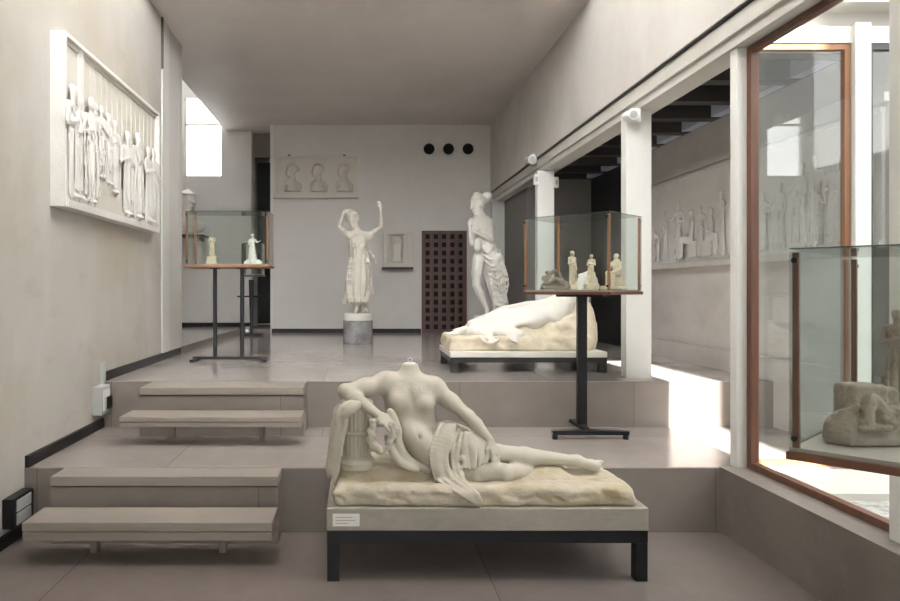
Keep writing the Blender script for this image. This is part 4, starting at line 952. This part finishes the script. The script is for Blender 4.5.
# three profile busts on the far wall
t = thing('wall_relief', 'long pale relief panel with three profile heads high on the far wall', 'relief', (-.78, 12.5, 3.2))
bm = B(); box(bm, -1.497, -.048, 12.44, 12.499, 3.258, 3.927); obj('back_panel', bm, M['relief_cream'], t, bevel=.003)
bm = B(); box(bm, -1.50, -.045, 12.415, 12.44, 3.895, 3.93); box(bm, -1.50, -1.47, 12.415, 12.44, 3.255, 3.93); box(bm, -.075, -.045, 12.415, 12.44, 3.255, 3.93); box(bm, -1.54, -.03, 12.39, 12.499, 3.185, 3.26); box(bm, -1.50, -.045, 12.41, 12.44, 3.26, 3.295); obj('border', bm, M['relief_cream'], t, bevel=.003)
bm = B(); box(bm, -1.28, -1.24, 12.43, 12.49, 3.93, 3.955); box(bm, -.30, -.26, 12.43, 12.49, 3.93, 3.955); obj('clip', bm, M['black'], t)
for i, pxx in enumerate((291, 317, 343)):
    x = (pxx-360)*12.45/700; c = V(x, -.01, 3.665); f = V(-1,-.25,0)
    pr = head(c, f, V(0,0,1), 1.02, bun=(i == 0))+[cap(c-V(-.02,0,.05), c-V(-.035,0,.20), .048, .055, .02), cap(c-V(.05,0,.27), c-V(-.12,0,.27), .06, .07, .03), cap(c-V(.0,0,.28), c-V(-.04,0,.40), .12, .15, .05), rbox(V(x,-.02,3.14), (.6,.6,.14), .01, .005, op='sub')]
    for j in range(5): pr += ridge([c+V(-.08+.045*j,-.09,-.24), c+V(-.09+.06*j,-.12,-.30), c+V(-.11+.075*j,-.12,-.37)], [.010]*3, .012)
    mx = Matrix.Translation((0,12.44,0)) @ Matrix.Diagonal((1,.75,1,1))
    rel('profile_head', pr, mx, M['relief_cream'], t, .0115)
# niche relief beside the statue
t = thing('wall_relief', 'small square niche relief on a dark shelf to the left of the lattice door', 'relief', (.66, 12.5, 1.95))
x0, x1, z0, z1 = .415, .91, 1.955, 2.585
bm = B(); box(bm, x0+.003, x1-.003, 12.47, 12.499, z0+.003, z1-.003); obj('back_panel', bm, M['relief_cream'], t)
bm = B(); box(bm, x0, x0+.07, 12.37, 12.47, z0, z1); box(bm, x1-.07, x1, 12.37, 12.47, z0, z1); box(bm, x0+.07, x1-.07, 12.37, 12.47, z1-.05, z1); box(bm, x0-.01, x1+.01, 12.36, 12.499, z0, z0+.07)
for s_ in (-1, 1):
    c = (x0+x1)/2+s_*.145; box(bm, c-.03, c+.03, 12.40, 12.47, z0+.07, z1-.05)
obj('frame', bm, M['relief_cream'], t, bevel=.003)
c = (x0+x1)/2
rel('stele', [rbox(V(c,0,2.22), (.06,.03,.18), .012, .02), ell(V(c,-.01,2.43), (.10,.05,.06), k=.03), ell(V(c-.05,-.02,2.45), (.05,.04,.05), k=.02), ell(V(c+.05,-.02,2.45), (.05,.04,.05), k=.02), rbox(V(c,0,2.06), (.09,.04,.02), .01, .02)], Matrix.Translation((0,12.44,0)), M['relief_cream'], t, .009)
bm = B(); box(bm, x0-.03, x1+.03, 12.35, 12.499, z0-.045, z0-.001); o = obj('shelf', bm, M['steel'], bevel=.003); tag(o, 'dark shelf under the small niche relief on the far wall', 'shelf')
# ================================================================== light and camera
W = bpy.data.worlds.new('sky'); bpy.context.scene.world = W; W.use_nodes = True
nt = W.node_tree; bg = nt.nodes['Background']
sk = nt.nodes.new('ShaderNodeTexSky'); sk.sky_type = 'HOSEK_WILKIE'
sk.sun_direction = (-.03, -.79, .61); sk.turbidity = 5; sk.ground_albedo = .5
mx = nt.nodes.new('ShaderNodeMix'); mx.data_type = 'RGBA'; mx.inputs['Factor'].default_value = .8
mx.inputs['B'].default_value = (1.0, .975, .945, 1)
nt.links.new(sk.outputs[0], mx.inputs['A']); nt.links.new(mx.outputs['Result'], bg.inputs['Color'])
bg.inputs['Strength'].default_value = 2.0
s = bpy.data.lights.new('sun', 'SUN'); s.energy = 10; s.angle = math.radians(.6); s.color = (1, .975, .94)
so = bpy.data.objects.new('sun', s); C.objects.link(so)
so.rotation_euler = Vector((-.004, .79, -.61)).to_track_quat('-Z', 'Y').to_euler(); so.location = (0, -10, 12)
def portal(loc, d, sx, sy):
    l = bpy.data.lights.new('portal', 'AREA'); l.shape = 'RECTANGLE'; l.size = sx; l.size_y = sy; l.energy = 1
    l.cycles.is_portal = True
    o = bpy.data.objects.new('portal', l); C.objects.link(o); o.location = loc
    o.rotation_euler = Vector(d).to_track_quat('-Z', 'Y').to_euler()
portal((0, -3.42, 2.2), (0,1,0), 2.0, 2.0)
portal((2.64, .7, 1.78), (-1,0,0), 7.6, 2.7)
portal((-2.92, 13.25, 4.4), (0,-1,0), .72, 1.5)
portal((3.2, 4.47, 1.8), (0,1,0), 1.3, 2.7)

cam = bpy.data.cameras.new('camera'); co = bpy.data.objects.new('camera', cam); C.objects.link(co)
co.location = (0, 0, EYE); co.rotation_euler = (PI/2, 0, 0)
cam.sensor_fit = 'HORIZONTAL'; cam.sensor_width = 36; cam.lens = 36*700/900
cam.shift_x = 90/900; cam.shift_y = -10.5/900; cam.clip_start = .05
sc = bpy.context.scene; sc.camera = co
sc.view_settings.view_transform = 'Standard'; sc.view_settings.look = 'None'; sc.view_settings.gamma = 1
sc.view_settings.use_curve_mapping = False; sc.view_settings.exposure = 2.12
